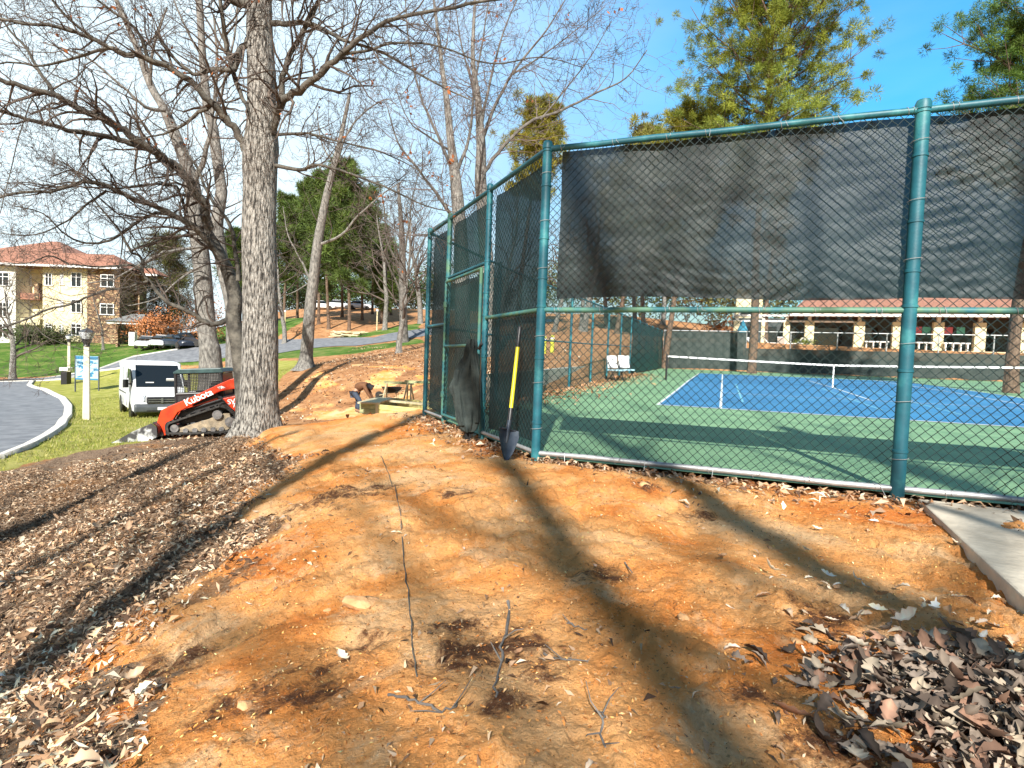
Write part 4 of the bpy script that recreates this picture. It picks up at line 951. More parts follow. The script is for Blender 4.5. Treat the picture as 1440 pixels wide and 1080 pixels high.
# orange leaved beech by the cars
def shrub(c, rx, rz, label, col, n=2600, sz=.16, name='shrub', group=None, seed=0, cat='shrub'):
    g_ = np.random.default_rng(seed+int(abs(c.x)*10)); t = thing(name, label, cat, c, 0, group)
    d = g_.normal(size=(n, 3)); d /= np.linalg.norm(d, axis=1, keepdims=True); rr_ = g_.random((n, 1))**.4
    lump = 1+.25*np.sin(d[:, :1]*5+seed)+.2*np.sin(d[:, 1:2]*7+2)+.15*np.sin(d[:, 2:]*9)
    p = np.array([rx, rx, rz])*d*rr_*lump+np.array([0, 0, rz*.95]); p[:, 2] = np.abs(p[:, 2])
    u = g_.normal(size=(n, 3)); u /= np.linalg.norm(u, axis=1, keepdims=True); v = np.cross(u, d); s = sz*g_.uniform(.5, 1.3, (n, 1))
    V = np.stack([p-u*s*.5, p+v*s*.35, p+u*s*.5, p-v*s*.35], 1).reshape(-1, 3)
    cc = np.array(col)*g_.uniform(.5, 1.5, (n, 1)); cc = np.repeat(cc[:, None], 4, 1).reshape(-1, 3)
    mb = MB(); mb.addnp(V, q=np.arange(4*n).reshape(-1, 4)); mb.build('foliage', M['leaf'] if col[0] > col[1] else M['needle'], t, colors=np.c_[cc, np.ones(4*n)])
    mb = MB()
    for k in range(7): a = k*.9; mb.tube([(0, 0, -.1), (math.cos(a)*rx*.3, math.sin(a)*rx*.3, rz*.6), (math.cos(a)*rx*.6, math.sin(a)*rx*.6, rz*1.2)], [.04, .03, .01], 5)
    mb.build('stems', M['limb'], t); return t
shrub(GY(222, 70), 3.6, 2.1, 'beech bush holding rusty orange leaves in front of the parked cars', (.42,.17,.07), 4200, .3)
shrub(GY(290, 62), 2.2, 2.6, 'rusty leaved young tree behind the grey trunk by the loader', (.36,.16,.07), 2600, .25)
shrub(GY(50, 68), 3.2, 1.3, 'rounded dark green hedge before the cream building', (.05,.075,.02), 3600, .25, name='hedge')
shrub(GY(76, 69), 2.6, 1.0, 'lower clipped dark bush at the right end of the hedge', (.06,.08,.02), 2200, .22, name='hedge')
shrub(GY(1130, 52.5), .9, .5, 'small yellow green bush beside a pillar of the pool building', (.16,.2,.04), 900, .15)
shrub(GY(1010, 60), 1.9, 1.7, 'orange leaved bush at the left end of the pool building', (.5,.2,.08), 1500, .28)

# far wood closing the view behind the grove and behind the courts
GW = 'dense dark trees of the far wood'
rs_ = random.Random(9)
for k in range(15):
    px_ = 375+k*23+rs_.uniform(-8, 8); Y_ = rs_.uniform(112, 135); hh = rs_.uniform(3.5, 6.5)
    shrub(GY(px_, Y_), rs_.uniform(3.5, 5.5), hh, 'dark bushy tree of the far wood, %s from the left behind the grove and fence' % (['first','second','third','fourth','fifth','sixth','seventh','eighth','ninth','tenth','eleventh','twelfth','thirteenth','fourteenth','fifteenth'][k]), (.05+rs_.random()*.05,.07+rs_.random()*.05,.03), 2600, .55, name='bushy_tree', group=GW, seed=k, cat='tree')
for k in range(11):
    px_ = 765+k*33; Y_ = rs_.uniform(80, 92)
    shrub(GY(px_, Y_), rs_.uniform(3, 4.5), rs_.uniform(4, 6.5), 'brushy tree on the slope behind the courts, %s from the fence corner post' % ords[k], (.10+rs_.random()*.08,.10+rs_.random()*.05,.05), 2000, .45, name='bushy_tree', group='brushy trees on the slope behind the courts', seed=30+k, cat='tree')
for k in range(5): bare(778+k*38, 50+k*5, 13+k, 'slim bare tree behind the side fence, %s from the corner post' % ords[k], group='slim bare trees behind the side fence', tw='twig', lvl=3, rmin=.02)
# ------------------------------------------------------------------ text helper
def text_mesh(s, size, mt, par, mw, name='lettering', extr=.004, align='CENTER', bold=.012):
    cu = bpy.data.curves.new('t', 'FONT'); cu.body = s; cu.size = size; cu.extrude = extr; cu.align_x = align; cu.align_y = 'CENTER'; cu.offset = bold*size
    o = bpy.data.objects.new('t', cu); COL.objects.link(o); dg = bpy.context.evaluated_depsgraph_get(); me = bpy.data.meshes.new_from_object(o.evaluated_get(dg))
    bpy.data.objects.remove(o); n = bpy.data.objects.new(name, me); me.materials.clear(); me.materials.append(mt); COL.objects.link(n); n.parent = par; n.matrix_local = mw; return n

# ------------------------------------------------------------------ compact track loader (local: +x = front, y = left/right, z up)
gl = G(275, 608); YK = 15.6
gl = Vector((at(279, 600, YK).x, YK+.9, 0)); gl.z = tz(gl.x, gl.y)+.13
hd = math.pi+R(11)
ld_ = thing('track_loader', 'red and black compact track loader with its bucket down, parked behind the big oak', 'loader', gl)
sl_ = math.atan2(tz(gl.x-1.3, gl.y)-tz(gl.x+1.3, gl.y), 2.6)
ld_.rotation_euler = (Matrix.Rotation(hd, 3, 'Z')@Matrix.Rotation(-sl_, 3, 'Y')).to_euler()
print('loader at', gl, 'slope', math.degrees(sl_))
def lx(px): return (279-px)/50.0
def lz(py): return (612-py)/50.0
def PP(l): return [(lx(x), lz(y)) for x, y in l]
for s in (1, -1):      # s=+1 is the side facing the camera (local +y maps to -Y)
    y0, y1 = (.55, .95) if s > 0 else (-.95, -.55)
    # track belt as a closed loop
    loop = PP([(231,606),(238,611),(300,612),(318,608),(325,598),(322,588),(312,577),(303,573),(296,574),(240,592),(231,598)])
    P = [Vector((x, 0, z)) for x, z in loop]; P2, _ = smoothline(P+[P[0]], [1]*(len(P)+1), 5); P2 = P2[:-1]
    n = len(P2); c = sum(P2, Vector())/n; mb = MB(); V = []; F = []
    for i, p in enumerate(P2):
        t = (P2[(i+1) % n]-P2[i-1]).normalized(); o_ = Vector((t.z, 0, -t.x)); o_ = o_ if o_.dot(p-c) > 0 else -o_
        for yy, q in ((y0, p), (y1, p), (y1, p-o_*.05), (y0, p-o_*.05)): V.append((q.x, yy, q.z))
    for i in range(n):
        a = 4*i; b = 4*((i+1) % n); F += [(a, a+1, b+1, b), (a+1, a+2, b+2, b+1), (a+2, a+3, b+3, b+2), (a+3, a, b, b+3)]
    mb.add(V, F)
    per = 0
    for i in range(0, n, 1):
        p = P2[i]; t = (P2[(i+1) % n]-P2[i-1]).normalized(); o_ = Vector((t.z, 0, -t.x)); o_ = o_ if o_.dot(p-c) > 0 else -o_
        mt_ = Matrix((t, Vector((0, 1, 0)), o_)).transposed(); mb.box((p.x+o_.x*.015, (y0+y1)/2, p.z+o_.z*.015), (.05, abs(y1-y0)*.96, .04), M=mt_)
    mb.build('track', M['rubber'], ld_)
    mb = MB(); ym = y0+.08 if s > 0 else y0+.08
    yw0, yw1 = min(y0, y1)+.06, max(y0, y1)-.05
    def wheel(px_, py_, r): x, z = lx(px_), lz(py_); mb.bar((x, yw0, z), (x, yw1, z), r, 20); 
    wheel(240, 603, .11); wheel(313, 597, .14)
    for x_ in (254, 266, 278, 290, 301): wheel(x_, 607, .07)
    mb.build('rollers', M['steel'], ld_)
    mb = MB(); mb.prism(PP([(243,609),(243,604),(262,598),(284,592),(300,585),(312,585),(316,603),(308,609)]), yw0+.08, yw1-.06)
    M['dusty'] = M.get('dusty') or mat('dusty_frame', (.42,.33,.22), (.2,.17,.13), rough=.9, scale=6, bump=.4)
    mb.build('track_frame', M['dusty'], ld_, bevel=.01)
    mb = MB(); x, z = lx(297), lz(586)
    mb.bar((x, yw1-.1, z), (x, yw1+.03, z), .13, 24); mb.build('sprocket', M['white_paint'] if False else M['steel'], ld_)
    # lift arm
    ya, yb = (.62, .78) if s > 0 else (-.78, -.62)
    armp = PP([(343,534),(341,548),(330,551),(318,550),(300,553),(262,571),(243,581),(236,592),(230,603),(226,613),(216,613),(214,604),(217,590),(222,577),(232,572),(262,560),(300,542),(314,536),(330,533)])
    mb = MB(); mb.prism(armp, ya, yb); mb.build('lift_arm', M['orange_red'], ld_, bevel=.02)
    mb = MB(); mb.bar((lx(221), ya-.02, lz(611)), (lx(221), yb+.02, lz(611)), .06, 14); mb.bar((lx(338), ya-.02, lz(540)), (lx(338), yb+.02, lz(540)), .06, 14); mb.bar((lx(300), ya-.015, lz(548)), (lx(300), yb+.015, lz(548)), .035, 14)
    mb.build('pivot_pin', M['steel'], ld_)
    mb = MB(); mb.bar((lx(318), (ya+yb)/2*.85, lz(580)), (lx(290), (ya+yb)/2*.85, lz(556)), .045, 10); mb.bar((lx(300), (ya+yb)/2*.85, lz(565)), (lx(250), (ya+yb)/2*.85, lz(580)), .035, 10)
    mb.build('hydraulic_cylinder', M['black_metal'], ld_)
mb = MB(); mb.prism(PP([(236,590),(243,580),(262,573),(300,560),(338,552),(345,556),(347,600),(330,604),(318,590),(304,578),(300,590),(243,600)]), -.56, .56); mb.build('chassis', M['black_metal'], ld_, bevel=.02)
mb = MB(); mb.prism(PP([(303,563),(340,556),(346,560),(346,592),(322,588)]), -.84, .84); mb.build('engine_cover', M['orange_red'], ld_, bevel=.03)
mb = MB()
for k in range(4): mb.box((lx(329), .852, lz(577+k*2.6)), (.36, .012, .02), M=Matrix.Rotation(.12, 3, 'Y'))
mb.build('vent', M['black_metal'], ld_)
mb = MB(); mb.prism(PP([(250,577),(292,563),(296,566),(256,580)]), -.585, .585); mb.build('side_stripe', M['orange_red'], ld_)
# cab: posts, roof, mesh windows, glass
cabm = MB()
x0, x1, zb, zt = lx(302), lx(237), lz(572), lz(525)
for yy in (-.5, .5):
    for a, b in (((x0, zb), (x0+.1, zt)), ((x1, zb), (x1-.02, zt)), ((x0+.1, zt), (x1-.02, zt)), ((x0+.03, lz(556)), (x1, lz(556)))):
        cabm.bar((a[0], yy, a[1]), (b[0], yy, b[1]), .045, 8)
    cabm.prism([(x0, zb), (x1, zb), (x1, lz(556)), (x0+.03, lz(556))], yy-.02, yy+.02)
cabm.bar((x1-.02, -.5, zt), (x1-.02, .5, zt), .045, 8); cabm.bar((x0+.1, -.5, zt), (x0+.1, .5, zt), .045, 8)
cabm.box((x0+.06, 0, (zb+zt)/2), (.05, .96, zt-zb-.1)); cabm.build('cab', M['black_metal'], ld_, bevel=.008)
M['cab_roof'] = mat('cab_roof', (.02,.05,.055), (.04,.09,.09), rough=.35, scale=5)
mb = MB(); mb.prism([(x0+.0, zt), (x0+.06, zt+.1), (x1-.12, zt+.1), (x1+.03, zt+.02), (x1+.03, zt-.03), (x0, zt-.03)], -.55, .55); mb.build('cab_roof', M['cab_roof'], ld_, bevel=.03)
for yy in (-.5, .5):
    mb = MB()
    for k in range(27): x = x0+.1+(x1-x0-.14)*k/26; mb.bar((x, yy, lz(556)), (x, yy, zt), .007, 5)
    for k in range(14): z = lz(556)+(zt-lz(556))*k/14; mb.bar((x0+.06, yy, z), (x1, yy, z), .007, 5)
    mb.build('window_mesh', M['black_metal'], ld_)
mb = MB(); mb.box((lx(262)-.1, 0, lz(568)), (.5, .5, .3)); mb.prism([(lx(282), lz(566)), (lx(270), lz(566)), (lx(280), lz(540)), (lx(287), lz(540))], -.22, .22); mb.build('seat', M['cloth_black'], ld_, bevel=.03)
# bucket
bk = PP([(165,622),(190,607),(212,598),(217,602),(219,612),(213,621),(192,623)])
mb = MB(); bw = 1.0
prof = PP([(163,619),(190,620),(212,618),(220,611),(220,600),(214,594)]); P2 = [Vector((x, 0, z)) for x, z in prof]; P2, _ = smoothline(P2, [1]*len(P2), 4)
n = len(P2); V = []
for th in (0, .025):
    for p in P2: V += [(p.x-(0 if th == 0 else .01), -bw, p.z+th), (p.x-(0 if th == 0 else .01), bw, p.z+th)]
F = []
for i in range(n-1): a = 2*i; F += [(a, a+1, a+3, a+2), (2*n+a, 2*n+a+2, 2*n+a+3, 2*n+a+1)]
mb.add(V, F)
for yy in (-bw, bw): mb.prism(PP([(163,619),(190,604),(213,594),(220,600),(220,611),(212,618),(190,620)]), yy-.015, yy+.015)
M['bucket'] = mat('bucket_steel', (.06,.06,.065), (.6,.62,.62), rough=.4, metal=.2, scale=2.2, lo=.45, hi=.55)
mb.build('bucket', M['bucket'], ld_)
mb = MB(); mb.box((lx(165), 0, lz(618.5)), (.12, 2*bw, .03)); mb.build('cutting_edge', M['steel'], ld_)
mb = MB(); mb.prism(PP([(216,598),(228,598),(228,616),(220,617)]), -.6, .6); mb.build('quick_coupler', M['black_metal'], ld_, bevel=.01)
M['decal'] = mat('white_decal', (.85,.85,.85), rough=.5)
def on_side(px_, py_, ang, yy):
    m_ = Matrix.Translation((lx(px_), yy, lz(py_)))@Matrix(((-1, 0, 0, 0), (0, 0, 1, 0), (0, 1, 0, 0), (0, 0, 0, 1)))@Matrix.Rotation(ang, 4, 'Z'); return m_
text_mesh('Kubota', .27, M['decal'], ld_, on_side(271.5, 560.8, R(22.5), .783))
text_mesh('SVL', .2, M['decal'], ld_, on_side(318, 568, R(8), .853)); text_mesh('75', .17, M['decal'], ld_, on_side(321, 573.5, R(8), .853))
mb = MB()
for k in range(3): mb.box((lx(300+k*2.2), .782, lz(548-k*.6)), (.12, .008, .022), M=Matrix.Rotation(-.4, 3, 'Y'))
mb.build('stripe_decal', M['decal'], ld_)
mb = MB(); mb.bar((lx(343), .6, lz(536)), (lx(343), .78, lz(536)), .05, 10); mb.build('tail_lamp', M['orange_red'], ld_)

# ------------------------------------------------------------------ van
VW = {}
def loftbody(sections, name, mt, par, smooth=False):
    # sections: list of (x, [(y,z)...]) rings with equal counts
    n = len(sections[0][1]); V = []; F = []
    for x, ring in sections: V += [(x, y, z) for y, z in ring]
    for i in range(len(sections)-1):
        for k in range(n): k2 = (k+1) % n; F.append((i*n+k, i*n+k2, (i+1)*n+k2, (i+1)*n+k))
    F += [tuple(range(n))[::-1], tuple((len(sections)-1)*n+k for k in range(n))]
    mb = MB(); mb.add(V, F); return mb.build(name, mt, par, smooth, bevel=.03)
def vring(z0, z1, w0, w1, roof, r=.18):
    # symmetric section: belly width w0, shoulder w1, roof width
    h = [(w0, z0), (w0+.03, z0+.25*(z1-z0)), (w0+.02, z0+.5*(z1-z0)), (w1, z0+.8*(z1-z0)), (roof+.1, z1-.08), (roof-.08, z1)]
    return h+[(-a, b) for a, b in h[::-1]]
vp = GY(210, 25.6); vp.x = at(213, 560, 25.6).x; vp.z = tz(vp.x, vp.y)+.02
van = thing('van', 'white panel van with a dark windscreen parked on the grass facing the camera', 'van', vp)
vh = -math.pi/2+R(41)        # +x local is forward
van.rotation_euler = (0, 0, vh)
secs = [(-2.6, vring(.42, 2.3, .9, .93, .88)), (-2.4, vring(.38, 2.42, .98, .96, .9)), (0, vring(.36, 2.46, 1.0, .98, .92)), (1.0, vring(.36, 2.44, 1.0, .97, .9)),
        (1.35, vring(.36, 2.34, 1.0, .95, .82)), (1.95, vring(.36, 1.61, 1.0, .96, .84)), (2.17, vring(.36, 1.35, .99, .95, .86)), (2.5, vring(.34, 1.14, .97, .9, .78)), (2.68, vring(.34, .98, .9, .8, .7)), (2.74, vring(.4, .8, .8, .7, .6))]
loftbody(secs, 'body', M['white_paint'], van, True)
# front fittings
mb = MB(); q = [(1.36, .80, 2.29), (1.36, -.80, 2.29), (2.165, -.86, 1.37), (2.165, .86, 1.37)]
def glass(q, name='windscreen_glass', th=.02, mt='glass_dark'):
    a, b, c, d = [Vector(p) for p in q]; nrm = (b-a).cross(d-a).normalized()
    if nrm.x < 0 and abs(nrm.x) > .3: nrm = -nrm
    mb = MB(); V = [p+nrm*.025 for p in (a, b, c, d)]+[p-nrm*.02 for p in (a, b, c, d)]
    mb.add(V, [(0, 1, 2, 3), (7, 6, 5, 4), (0, 4, 5, 1), (1, 5, 6, 2), (2, 6, 7, 3), (3, 7, 4, 0)]); return mb.build(name, M[mt], van, bevel=.015)
glass(q)
for s in (1, -1):
    a = [(1.95, s*1.0, 1.62), (1.35, s*.975, 2.1), (.62, s*.985, 2.12), (.62, s*1.012, 1.42), (1.95, s*1.012, 1.38)]
    mb = MB(); V = [Vector(p) for p in a]+[Vector(p)-Vector((0, s*.03, 0)) for p in a]; n = 5
    mb.add(V, [tuple(range(n)), tuple(range(2*n-1, n-1, -1))]+[(i, i+n, (i+1) % n+n, (i+1) % n) for i in range(n)]); mb.build('door_glass', M['glass_dark'], van)
    mb = MB(); mb.box((1.7, s*1.17, 1.5), (.16, .2, .34)); mb.bar((1.62, s*1.0, 1.48), (1.68, s*1.12, 1.48), .03, 6); mb.build('mirror', M['black_metal'], van, bevel=.03)
    mb = MB(); mb.box((-.8, s*1.02, 1.0), (2.6, .02, .05)); mb.box((.55, s*1.018, 1.2), (.015, .012, 1.5)); mb.box((-.7, s*1.018, 1.3), (.015, .012, 1.7)); mb.build('door_seam', M['black_metal'], van)
    mb = MB(); mb.add([(2.66, s*.58, 1.08), (2.47, s*.96, 1.16), (2.52, s*1.0, .82), (2.80, s*.64, .80), (2.45, s*.6, 1.0)], [(0, 1, 2, 3), (0, 3, 4), (4, 3, 2, 1, 0)]); mb.build('headlight', M['steel'], van)
    for xw in (1.75, -1.6):
        w_ = MB(); w_.lathe((0, 0, 0), [(.2, -.11), (.3, -.12), (.345, -.08), (.345, .08), (.3, .12), (.2, .11)], 24); tw = w_.build('wheel', M['rubber'], van); tw.matrix_local = Matrix.Translation((xw, s*.9, .34))@Matrix.Rotation(math.pi/2, 4, 'X')
        r_2 = MB(); r_2.lathe((0, 0, 0), [(.05, -.125), (.2, -.115), (.21, -.1), (.21, .1), (.2, .115), (.05, .125)], 18); rr2 = r_2.build('rim', M['steel'], tw)
        a_ = MB(); a_.lathe((0, 0, 0), [(.40, -.04), (.41, 0), (.40, .04)], 20); ar = a_.build('wheel_arch', M['black_metal'], van); ar.matrix_local = Matrix.Translation((xw, s*.985, .38))@Matrix.Rotation(math.pi/2, 4, 'X')
M['bumper'] = mat('grey_bumper', (.055,.065,.075), (.08,.09,.1), rough=.5, scale=4)
mb = MB(); mb.prism([(2.3, .32), (2.74, .3), (2.85, .38), (2.86, .58), (2.78, .7), (2.3, .7)], -.97, .97); mb.build('bumper', M['bumper'], van, bevel=.05)
mb = MB(); mb.prism([(2.5, .72), (2.83, .72), (2.80, .98), (2.5, 1.0)], -.56, .56); mb.build('grille', M['black_metal'], van, bevel=.03)
mb = MB()
for z_ in (.79, .88): mb.box((2.835, 0, z_), (.03, 1.0, .03))
mb.box((2.835, 0, .85), (.035, .07, .22)); mb.build('grille_bar', M['steel'], van)
mb = MB(); mb.box((2.87, 0, .5), (.02, .34, .12)); mb.build('licence_plate', M['white'], van)
mb = MB(); mb.box((2.85, .0, .4), (.02, 1.1, .07)); mb.build('air_intake', M['black_metal'], van)
mb = MB(); mb.box((1.95, .45, 1.62+.04), (.05, .35, .16), M=Matrix.Rotation(.5, 3, 'Y')); mb.box((2.02, -.35, 1.56), (.05, .3, .05)); mb.build('dashboard_paper', M['white'], van)

# ------------------------------------------------------------------ parked cars (small in the picture)
def car(px_, Y, rz, colr, label, name='parked_car', group='cars parked by the building', lift=0):
    p = GY(px_, Y); p.z += lift; t = thing(name, label, 'car', p, rz, group)
    mt = mat('car_paint', colr, rough=.25, spec=.7)
    def ring(z0, z1, w, r): h = [(w-.06, z0), (w, z0+.15), (w, z1-.2), (r, z1)]; return h+[(-a, b) for a, b in h[::-1]]
    loftbody([(-2.15, ring(.4, .85, .78, .6)), (-2.0, ring(.3, .98, .86, .74)), (-1.2, ring(.25, 1.0, .9, .8)), (.8, ring(.25, .98, .9, .8)), (1.8, ring(.27, .86, .86, .72)), (2.15, ring(.35, .7, .76, .6))], 'body', mt, t)
    loftbody([(-1.75, ring(.9, 1.0, .78, .7)), (-1.2, ring(.9, 1.42, .76, .6)), (.1, ring(.9, 1.47, .76, .62)), (.95, ring(.9, .99, .76, .68))], 'cabin_glass', M['glass_dark'], t)
    loftbody([(-1.15, [(-.58, 1.43), (.58, 1.43), (.55, 1.5), (-.55, 1.5)]), (.15, [(-.58, 1.46), (.58, 1.46), (.55, 1.52), (-.55, 1.52)])], 'roof', mt, t)
    for s in (1, -1):
        for xw in (1.35, -1.3):
            mb = MB(); mb.bar((xw, s*.7, .32), (xw, s*.92, .32), .32, 16); mb.bar((xw, s*.92, .32), (xw, s*.93, .32), .18, 12); mb.build('wheel', M['rubber'], t)
        mb = MB(); mb.box((2.08, s*.6, .66), (.12, .28, .12)); mb.build('headlight', M['white'], t)
    return t
car(207, 64, -1.2, (.6,.62,.64), 'silver car half hidden under the porch end of the building')
car(228, 63, -1.3, (.62,.64,.66), 'white car behind the orange leaved bush')
car(250, 61.5, -.5, (.02,.03,.05), 'dark blue car parked beside the white one, left of the grey trunk')
car(270, 62, -.2, (.03,.03,.035), 'black car parked against the grey trunk')
car(453, 98, .1, (.7,.7,.7), 'white car seen between pine trunks at the left of the grove')
car(476, 100, .1, (.6,.62,.65), 'pale silver car seen between pine trunks in the middle of the grove')
car(505, 99, .1, (.65,.66,.7), 'light car seen between pine trunks at the right of the grove')

# ------------------------------------------------------------------ lamp posts, sign, waste bin
M['post_cream'] = mat('cream_post', (.62,.56,.42), (.7,.64,.5), rough=.8, scale=6)
M['lantern'] = mat('lantern_glass', (.55,.58,.6), rough=.2)
def lamp(p, h, rz, label):
    t = thing('street_lamp', label, 'lamp post', p, rz, 'cream lamp posts along the road')
    mb = MB(); s0, s1 = .115, .085; H1 = h*.82
    V = [(x*s, y*s, z) for s, z in ((s0, -.1), (s1, H1)) for x, y in ((-1, -1), (1, -1), (1, 1), (-1, 1))]
    mb.add(V, [(0, 3, 2, 1), (4, 5, 6, 7), (0, 1, 5, 4), (1, 2, 6, 5), (2, 3, 7, 6), (3, 0, 4, 7)]); mb.build('post', M['post_cream'], t, bevel=.012)
    mb = MB(); mb.lathe((0, 0, H1), [(.06, 0), (.13, .0), (.1, .06), (.13, .14), (.17, .26), (.19, .28)], 12); mb.build('lantern_base', M['black_metal'], t)
    mb = MB(); mb.lathe((0, 0, H1+.28), [(.17, 0), (.25, .2), (.26, .26)], 12); mb.build('lantern', M['lantern'], t, smooth=True)
    mb = MB(); mb.lathe((0, 0, H1+.54), [(.27, 0), (.22, .05), (.1, .12), (.03, .16), (.02, .2)], 12)
    for k in range(4): a = k*math.pi/2+.78; mb.bar((math.cos(a)*.18, math.sin(a)*.18, -.26), (math.cos(a)*.27, math.sin(a)*.27, .01), .012, 5)
    mb2 = MB()
    mb.build('lantern_cap', M['bumper'], t); return t
def lp(px_, Y): p = GY(px_, Y); return p
lamp(lp(122, 21.5), 3.5, .5, 'near cream lamp post on the dry grass in front of the blue sign')
lamp(lp(97, 47), 4.2, .5, 'far cream lamp post beside the road, left of the blue sign')
M['sign_blue'] = mat('sign_blue', (.03,.16,.30), (.04,.2,.36), rough=.5, scale=3); M['sign_pale'] = mat('sign_pale', (.3,.48,.58), (.4,.56,.64), rough=.5, scale=3)
sg_p = GY(122, 36); Ys = 36.
sg = thing('map_sign', 'blue and pale site map sign board on two thin posts behind the near lamp post', 'sign', sg_p)
a = at(106, 500, Ys); b = at(139, 535, Ys); w_ = b.x-a.x; zt_ = a.z-sg_p.z; zb_ = b.z-sg_p.z; xa = a.x-sg_p.x
for x in (xa, xa+w_): mb = MB(); mb.box((x, 0, (zt_)/2-.05), (.06, .06, zt_+.1)); mb.build('post', M['bumper'], sg)
mb = MB(); mb.box((xa+w_/2, 0, (zt_+zb_)/2), (w_-.07, .05, zt_-zb_)); mb.build('board', M['sign_pale'], sg, bevel=.01)
mb = MB(); mb.box((xa+w_/2, -.03, zt_-.12), (w_-.1, .02, .2)); mb.box((xa+w_/2, -.03, zb_+.06), (w_-.1, .02, .1)); mb.build('blue_band', M['sign_blue'], sg)
mb = MB(); rs = random.Random(3)     # roads and building footprints of the site map
for k in range(16): mb.box((xa+rs.uniform(.15, .9)*w_, -.028-.001*k*.3, zb_+.2+rs.uniform(0, zt_-zb_-.5)), (rs.uniform(.08, .35), .012, rs.uniform(.05, .16)), M=Matrix.Rotation(rs.uniform(-.5, .5), 3, 'Y'))
for k in range(5): mb.box((xa+.3*w_+rs.uniform(0, .4)*w_, -.036-.001*k, zb_+.2+rs.uniform(0, .8)*(zt_-zb_-.4)), (w_*.6, .008, .03), M=Matrix.Rotation(rs.uniform(-.9, .9), 3, 'Y'))
mb.build('map_drawing', M['sign_blue'], sg)
bn = GY(93, 46); bi = thing('waste_bin', 'small dark bin with a pale lid beside the far lamp post', 'bin', bn)
mb = MB(); mb.box((0, 0, .5), (.5, .5, 1.1)); mb.build('bin_body', M['black_metal'], bi, bevel=.03); mb = MB(); mb.box((0, 0, 1.25), (.7, .6, .3)); mb.build('bin_lid', M['white'], bi, bevel=.05)
# thin posts in the grove
M['timber_pale'] = mat('pale_timber', (.45,.38,.22), (.62,.55,.36), rough=.85, scale=5, bump=.4, stretch=(1,1,.3))
def pole(px_, y0, y1, Y, r, label, mt='timber_pale'):
    p = GY(px_, Y); h = (y0-y1)/FPX*Y; t = thing('wooden_post', label, 'post', p); mb = MB(); mb.tube([(0, 0, -.2), (0, 0, h*.5), (0, 0, h)], [r, r*.95, r*.9], 10); mb.build('shaft', M[mt], t)
    mb = MB(); mb.lathe((0, 0, h), [(r*.9, 0), (r*1.5, .04), (r*1.5, .2), (r*.5, .3)], 10); mb.build('cap', M['white'], t)
pole(529, 468, 442, 62, .09, 'slim pale post with a light cap on the verge left of the path tree')
pole(400, 462, 443, 70, .08, 'slim post at the left end of the grove, beside the big oak trunk')
# pile of cut logs on the verge
lg = thing('log_pile', 'low pile of pale cut branches lying on the verge by the path', 'log pile', G(490, 474)); mb = MB(); rs = random.Random(5)
for k in range(26):
    a = rs.uniform(-.5, .5)+(math.pi if k % 2 else 0); c = Vector((rs.uniform(-1.6, 1.6), rs.uniform(-.5, .5), rs.uniform(.05, .55))); d = Vector((math.cos(a), math.sin(a)*.5, rs.uniform(-.15, .25)))*rs.uniform(.4, .9); mb.bar(c-d, c+d, rs.uniform(.04, .09), 7)
mb.build('logs', M['timber_pale'], lg)

# ------------------------------------------------------------------ timber retaining boards by the worker
M['board_green'] = mat('treated_timber', (.24,.28,.14), (.42,.44,.24), rough=.85, scale=7, bump=.4, stretch=(.5,.5,2))
M['board_yellow'] = mat('fresh_timber', (.5,.45,.14), (.64,.58,.26), rough=.85, scale=7, bump=.4, stretch=(.5,.5,2))
YB = 15.0
a = at(507, 580, YB); b = at(531, 581, YB-.3); c_ = at(606, 577, YB-1.2)
wl = thing('timber_retaining_wall', 'low retaining wall of pale treated boards beyond the crest of the dirt mound', 'retaining wall', (b.x, b.y, b.z))
hB = .29
def wallseg(p, q, name, mt, hb=hB, th=.07):
    d = (q-p); L = d.length; an = math.atan2(d.y, d.x)
    for k in range(2):
        mb = MB(); mb.box(((p+q)/2-Vector((b.x, b.y, b.z))+Vector((0, 0, hb*(k+.5)/2-.05))), (L, th, hb/2-.008), rz=an); mb.build(name, M[mt], wl, bevel=.008)
z_ = lambda v: Vector((v.x, v.y, b.z))
wallseg(z_(a), z_(b), 'board', 'board_green'); wallseg(z_(b), z_(c_), 'board', 'board_yellow')
bk1 = z_(a)+Vector((.5, 2.2, 0)); wallseg(z_(a), bk1, 'board', 'board_green'); wallseg(bk1, z_(c_)+Vector((.3, 2.0, 0)), 'board', 'board_yellow')
mb = MB(); mb.box((0, 0, hB/2-.03), (.1, .1, hB+.06)); mb.build('corner_post', M['timber_pale'], wl, bevel=.01)
mb = MB(); mb.prism([(a.x-b.x, hB-.05), (0, hB-.05), (0, hB-.01), (a.x-b.x, hB-.01)], -.02, 2.0)
mb.box(((c_.x-b.x)/2, .5, hB-.02), ((c_.x-b.x)*.98, .2, .05), rz=math.atan2(c_.y-b.y, c_.x-b.x)); mb.build('cap_board', M['timber_pale'], wl)
def sawhorse(px_, Y, wd, label):
    p = GY(px_, Y); p.z = max(p.z, at(px_, 562, Y).z); t = thing('sawhorse', label, 'sawhorse', p, -.1, 'sawhorses by the retaining wall')
    for s in (-1, 1):
        for u in (-1, 1): mb = MB(); mb.bar((s*wd/2+s*.08, u*.22, -.15), (s*wd/2, 0, .55), .03, 6); mb.build('leg', M['timber_pale'], t)
    mb = MB(); mb.box((0, 0, .55), (wd+.2, .06, .09)); mb.build('beam', M['board_green'], t)
sawhorse(562, 18, .8, 'left sawhorse of dark beam and pale legs beyond the retaining wall'); sawhorse(588, 17.3, .6, 'right sawhorse partly behind the fence end post')
